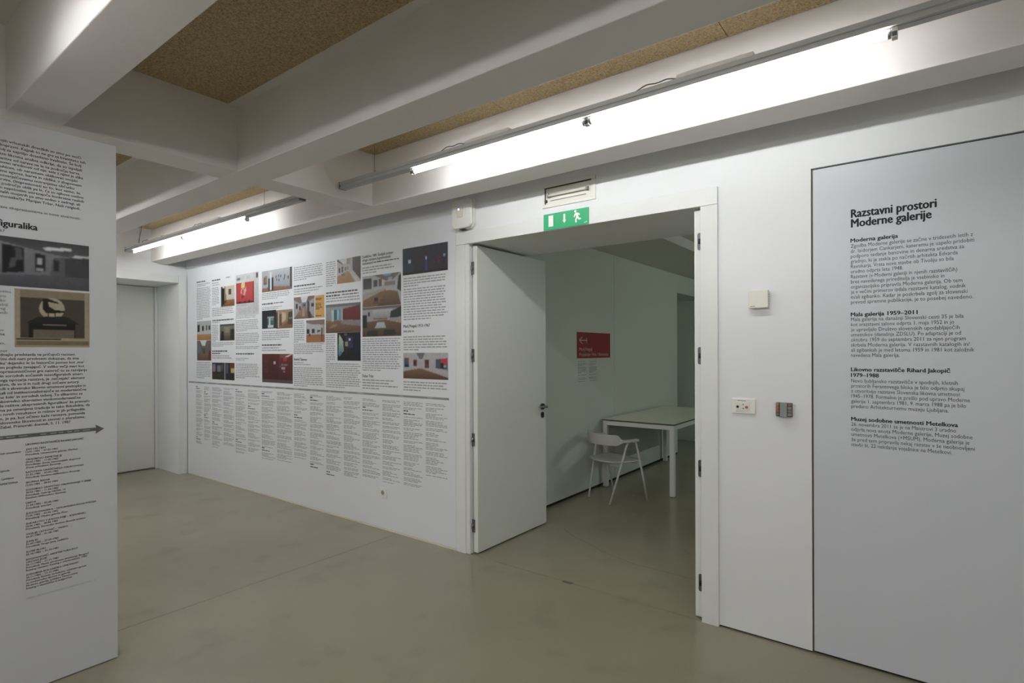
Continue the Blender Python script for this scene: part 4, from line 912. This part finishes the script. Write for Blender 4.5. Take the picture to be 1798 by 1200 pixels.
# line widths follow the measured line ends
E1 = [.449, .453, .420, .398, .384, .204, .396, .352, .413, .425, .430, .449]
E2 = [.417, .385, .403, .408, .424, .437, .452, .190]
E3 = [.397, .418, .405, .437, .424, .365]
E4 = [.390, .445, .435, .452, .376]
letters('panel_text', para(1.990, list(zip(P1, E1))), M_INK, tp)
letters('panel_text', para(1.640, list(zip(P2, E2))), M_INK, tp)
letters('panel_text', para(1.348, list(zip(P3, E3))), M_INK, tp)
letters('panel_text', para(1.141, list(zip(P4, E4))), M_INK, tp)
letters('panel_heading', [text_job('Moderna galerija', TA, 2.016, 0.0262, PT, DT, 0.185, 0.034), text_job('Mala galerija 1959–2011', TA, 1.663, 0.0262, PT, DT, 0.256, 0.034),
                          text_job('Likovno razstavišče Rihard Jakopič', TA, 1.401, 0.0262, PT, DT, 0.371, 0.034), text_job('1979–1988', TA, 1.374, 0.0262, PT, DT, 0.110, 0.034),
                          text_job('Muzej sodobne umetnosti Metelkova', TA, 1.165, 0.0262, PT, DT, 0.396, 0.034)], M_INKB, tp)

# ================================================================== NEXT ROOM: SIGN, TABLE, CHAIR
rs = thing('direction_sign', (WI, 5.36, 1.565), 'dark red direction sign with a left arrow on the wall of the next room', 'sign')
MB().box(WI, WI + 0.006, 4.990, 5.733, 1.429, 1.704).build('plate', M_RED, rs)
def RS(a, b, d): return (WI + 0.006 + d, a, b)
am = MB()
def seg(p, q, w):
    (a, b), (c, e) = p, q
    dx, dy = c - a, e - b; L = math.hypot(dx, dy); nx, ny = -dy / L * w / 2, dx / L * w / 2
    am.add([RS(a + nx, b + ny, 0.001), RS(a - nx, b - ny, 0.001), RS(c - nx, e - ny, 0.001), RS(c + nx, e + ny, 0.001)], [(0, 1, 2, 3)])
seg((5.030, 1.618), (5.190, 1.618), 0.011); seg((5.030, 1.618), (5.095, 1.655), 0.011); seg((5.030, 1.618), (5.095, 1.581), 0.011); seg((5.186, 1.648), (5.186, 1.588), 0.010)
am.build('arrow', M_REDTX, rs, recalc=False)
letters('sign_text', [text_job('Marij Pregelj', 5.030, 1.508, 0.050, RS, 0.001, 0.275, 0.012), text_job('Projekcije: Film / Slovenska', 5.030, 1.452, 0.050, RS, 0.001, 0.655, 0.012)], M_REDTX, rs)
ct = thing('caption_print', (WI, 5.2, 1.3), 'two small grey text columns under the red direction sign', 'wall text')
rn = random.Random(9)
for a0 in (5.010, 5.250):
    mb = MB()
    for b1, b0 in ((1.400, 1.385), (1.378, 1.345), (1.336, 1.268), (1.258, 1.243), (1.228, 1.200), (1.190, 1.178)):
        word_bars(mb, a0, a0 + 0.175, b1, b0, 0.0125, 0.5, PI_, 0.0012, rn, 0.15)
    stuff(mb.build('text_column', M_INKG, ct, recalc=False))

tbl = thing('table', (-2.47, 6.39, 0), 'long white table with square steel legs in the next room', 'table')
x0, x1, y0, y1, zt = -2.878, -2.066, 5.492, 7.282, 0.750
MB().box(x0, x1, y0, y1, zt - 0.013, zt - 0.0015).build('tabletop_core', M_TEDGE, tbl)
MB().box(x0 + 0.001, x1 - 0.001, y0 + 0.001, y1 - 0.001, zt - 0.0015, zt).build('tabletop', M_TABLE, tbl)
LG = 0.048
for lx in (x0 + 0.002, x1 - LG - 0.002):
    for ly in (y0 + 0.002, y1 - LG - 0.002):
        lg = MB().box(lx, lx + LG, ly, ly + LG, 0.006, zt - 0.016).build('leg', M_TLEG, tbl, bevel=0.003)
        MB().tube([(lx + LG / 2, ly + LG / 2, 0.0), (lx + LG / 2, ly + LG / 2, 0.007)], 0.018, 12).build('foot_pad', M_PLASTG, lg)
for a in ((x0 + 0.002 + LG, x1 - 0.002 - LG, y0 + 0.003, y0 + 0.043), (x0 + 0.002 + LG, x1 - 0.002 - LG, y1 - 0.043, y1 - 0.003),
          (x0 + 0.003, x0 + 0.043, y0 + LG, y1 - LG), (x1 - 0.043, x1 - 0.003, y0 + LG, y1 - LG)):
    MB().box(a[0], a[1], a[2], a[3], zt - 0.062, zt - 0.016).build('apron_bar', M_TLEG, tbl, bevel=0.002)

# armchair: A-shaped tube legs under each arm, curved band for back and arms
ch = thing('armchair', (-2.553, 5.127, 0), 'pale grey armchair with thin tube legs and curved back beside the white table', 'chair')
FWD = Vector((0.385, 0.923, 0)).normalized(); LAT = Vector((0.923, -0.385, 0)).normalized()
def C(u, v, z):
    p = Vector((-2.553, 5.127, 0)) + LAT * u + FWD * v
    return (p.x, p.y, z)
for s in (1, -1):
    MB().tube([C(s * 0.163, -0.205, 0.0), C(s * 0.204, -0.110, 0.33), C(s * 0.232, -0.050, 0.56), C(s * 0.241, -0.036, 0.598), C(s * 0.247, -0.018, 0.612)], 0.0105, 10).build('leg', M_CHLEG, ch)
    MB().tube([C(s * 0.256, 0.205, 0.0), C(s * 0.253, 0.130, 0.33), C(s * 0.250, 0.066, 0.58), C(s * 0.249, 0.050, 0.606), C(s * 0.249, 0.030, 0.613)], 0.0105, 10).build('leg', M_CHLEG, ch)
# seat rails
MB().tube([C(0.190, -0.115, 0.375), C(0.10, -0.115, 0.372), C(-0.10, -0.115, 0.372), C(-0.190, -0.115, 0.375)], 0.009, 8).build('seat_rail', M_CHLEG, ch)
MB().tube([C(0.238, 0.115, 0.385), C(0.10, 0.115, 0.378), C(-0.10, 0.115, 0.378), C(-0.238, 0.115, 0.385)], 0.009, 8).build('seat_rail', M_CHLEG, ch)
# seat shell: dished rounded plate
NU, NR = 40, 8
top, bot = [], []
for i in range(NR + 1):
    for k in range(NU):
        f = i / NR; a = 2 * math.pi * k / NU
        n = 3.0
        cu, su = math.cos(a), math.sin(a)
        rr = (abs(cu) ** n + abs(su) ** n) ** (-1 / n)
        v = su * rr * f; u = cu * rr * f * (0.245 + 0.020 * max(v, -1))
        vv = v * 0.240 + 0.015
        z = 0.398 + 0.020 * (u / 0.23) ** 2 - 0.006 * (1 - f) + (0.018 * max(0, -v) ** 2) - (0.012 * max(0, v - 0.6))
        top.append(C(u, vv, z)); bot.append(C(u, vv, z - 0.012))
mb = MB()
fs = []
for i in range(NR):
    for k in range(NU):
        k2 = (k + 1) % NU
        fs.append((i * NU + k, i * NU + k2, (i + 1) * NU + k2, (i + 1) * NU + k))
mb.add(top, fs, True); mb.add(bot, [f[::-1] for f in fs], True)
m = len(top)
for k in range(NU):
    k2 = (k + 1) % NU
    mb.f.append([NR * NU + k, NR * NU + k2, m + NR * NU + k2, m + NR * NU + k]); mb.s.append(True)
mb.build('seat', M_CHAIR, ch, recalc=False)
# back-and-arm band, a swept plate: low and wide at the arms, tall at the back
pts = []
NB = 48
for k in range(NB + 1):
    t_ = -1 + 2 * k / NB                          # -1 left arm tip .. 1 right arm tip
    at = abs(t_)
    if at < 0.62:
        a = t_ / 0.62 * math.radians(82)
        u = 0.250 * math.sin(a) ; v = -0.250 + 0.215 * (1 - math.cos(a))
    else:
        e = (at - 0.62) / 0.38
        a = math.radians(82)
        u = math.copysign(0.250 * math.sin(a) + 0.004 * e, t_); v = -0.250 + 0.215 * (1 - math.cos(a)) + 0.150 * e
    h = max(0.0, min(1.0, (0.55 - at) / 0.12))
    h = h * h * (3 - 2 * h)
    ztop = 0.632 + 0.052 * h; zbot = 0.608 - 0.030 * h
    thick = 0.040 * (1 - h) + 0.016 * h
    pts.append((u, v, ztop, zbot, thick))
mb = MB(); vs = []
for i, (u, v, zt_, zb_, th) in enumerate(pts):
    p0 = pts[max(0, i - 1)]; p1 = pts[min(NB, i + 1)]
    tx, ty = p1[0] - p0[0], p1[1] - p0[1]; L = math.hypot(tx, ty); nx, ny = -ty / L, tx / L
    o = th / 2
    lean = 0.010 if th < 0.03 else 0.0
    vs += [C(u + nx * o, v + ny * o, zb_), C(u - nx * o, v - ny * o, zb_), C(u - nx * (o + lean), v - ny * (o + lean), zt_), C(u + nx * (o - lean), v + ny * (o - lean), zt_)]
fs = []
for i in range(NB):
    for k in range(4):
        k2 = (k + 1) % 4
        fs.append((i * 4 + k, i * 4 + k2, (i + 1) * 4 + k2, (i + 1) * 4 + k))
fs += [(0, 3, 2, 1), (NB * 4, NB * 4 + 1, NB * 4 + 2, NB * 4 + 3)]
mb.add(vs, fs)
mb.build('backrest', M_CHAIR, ch, bevel=0.003)
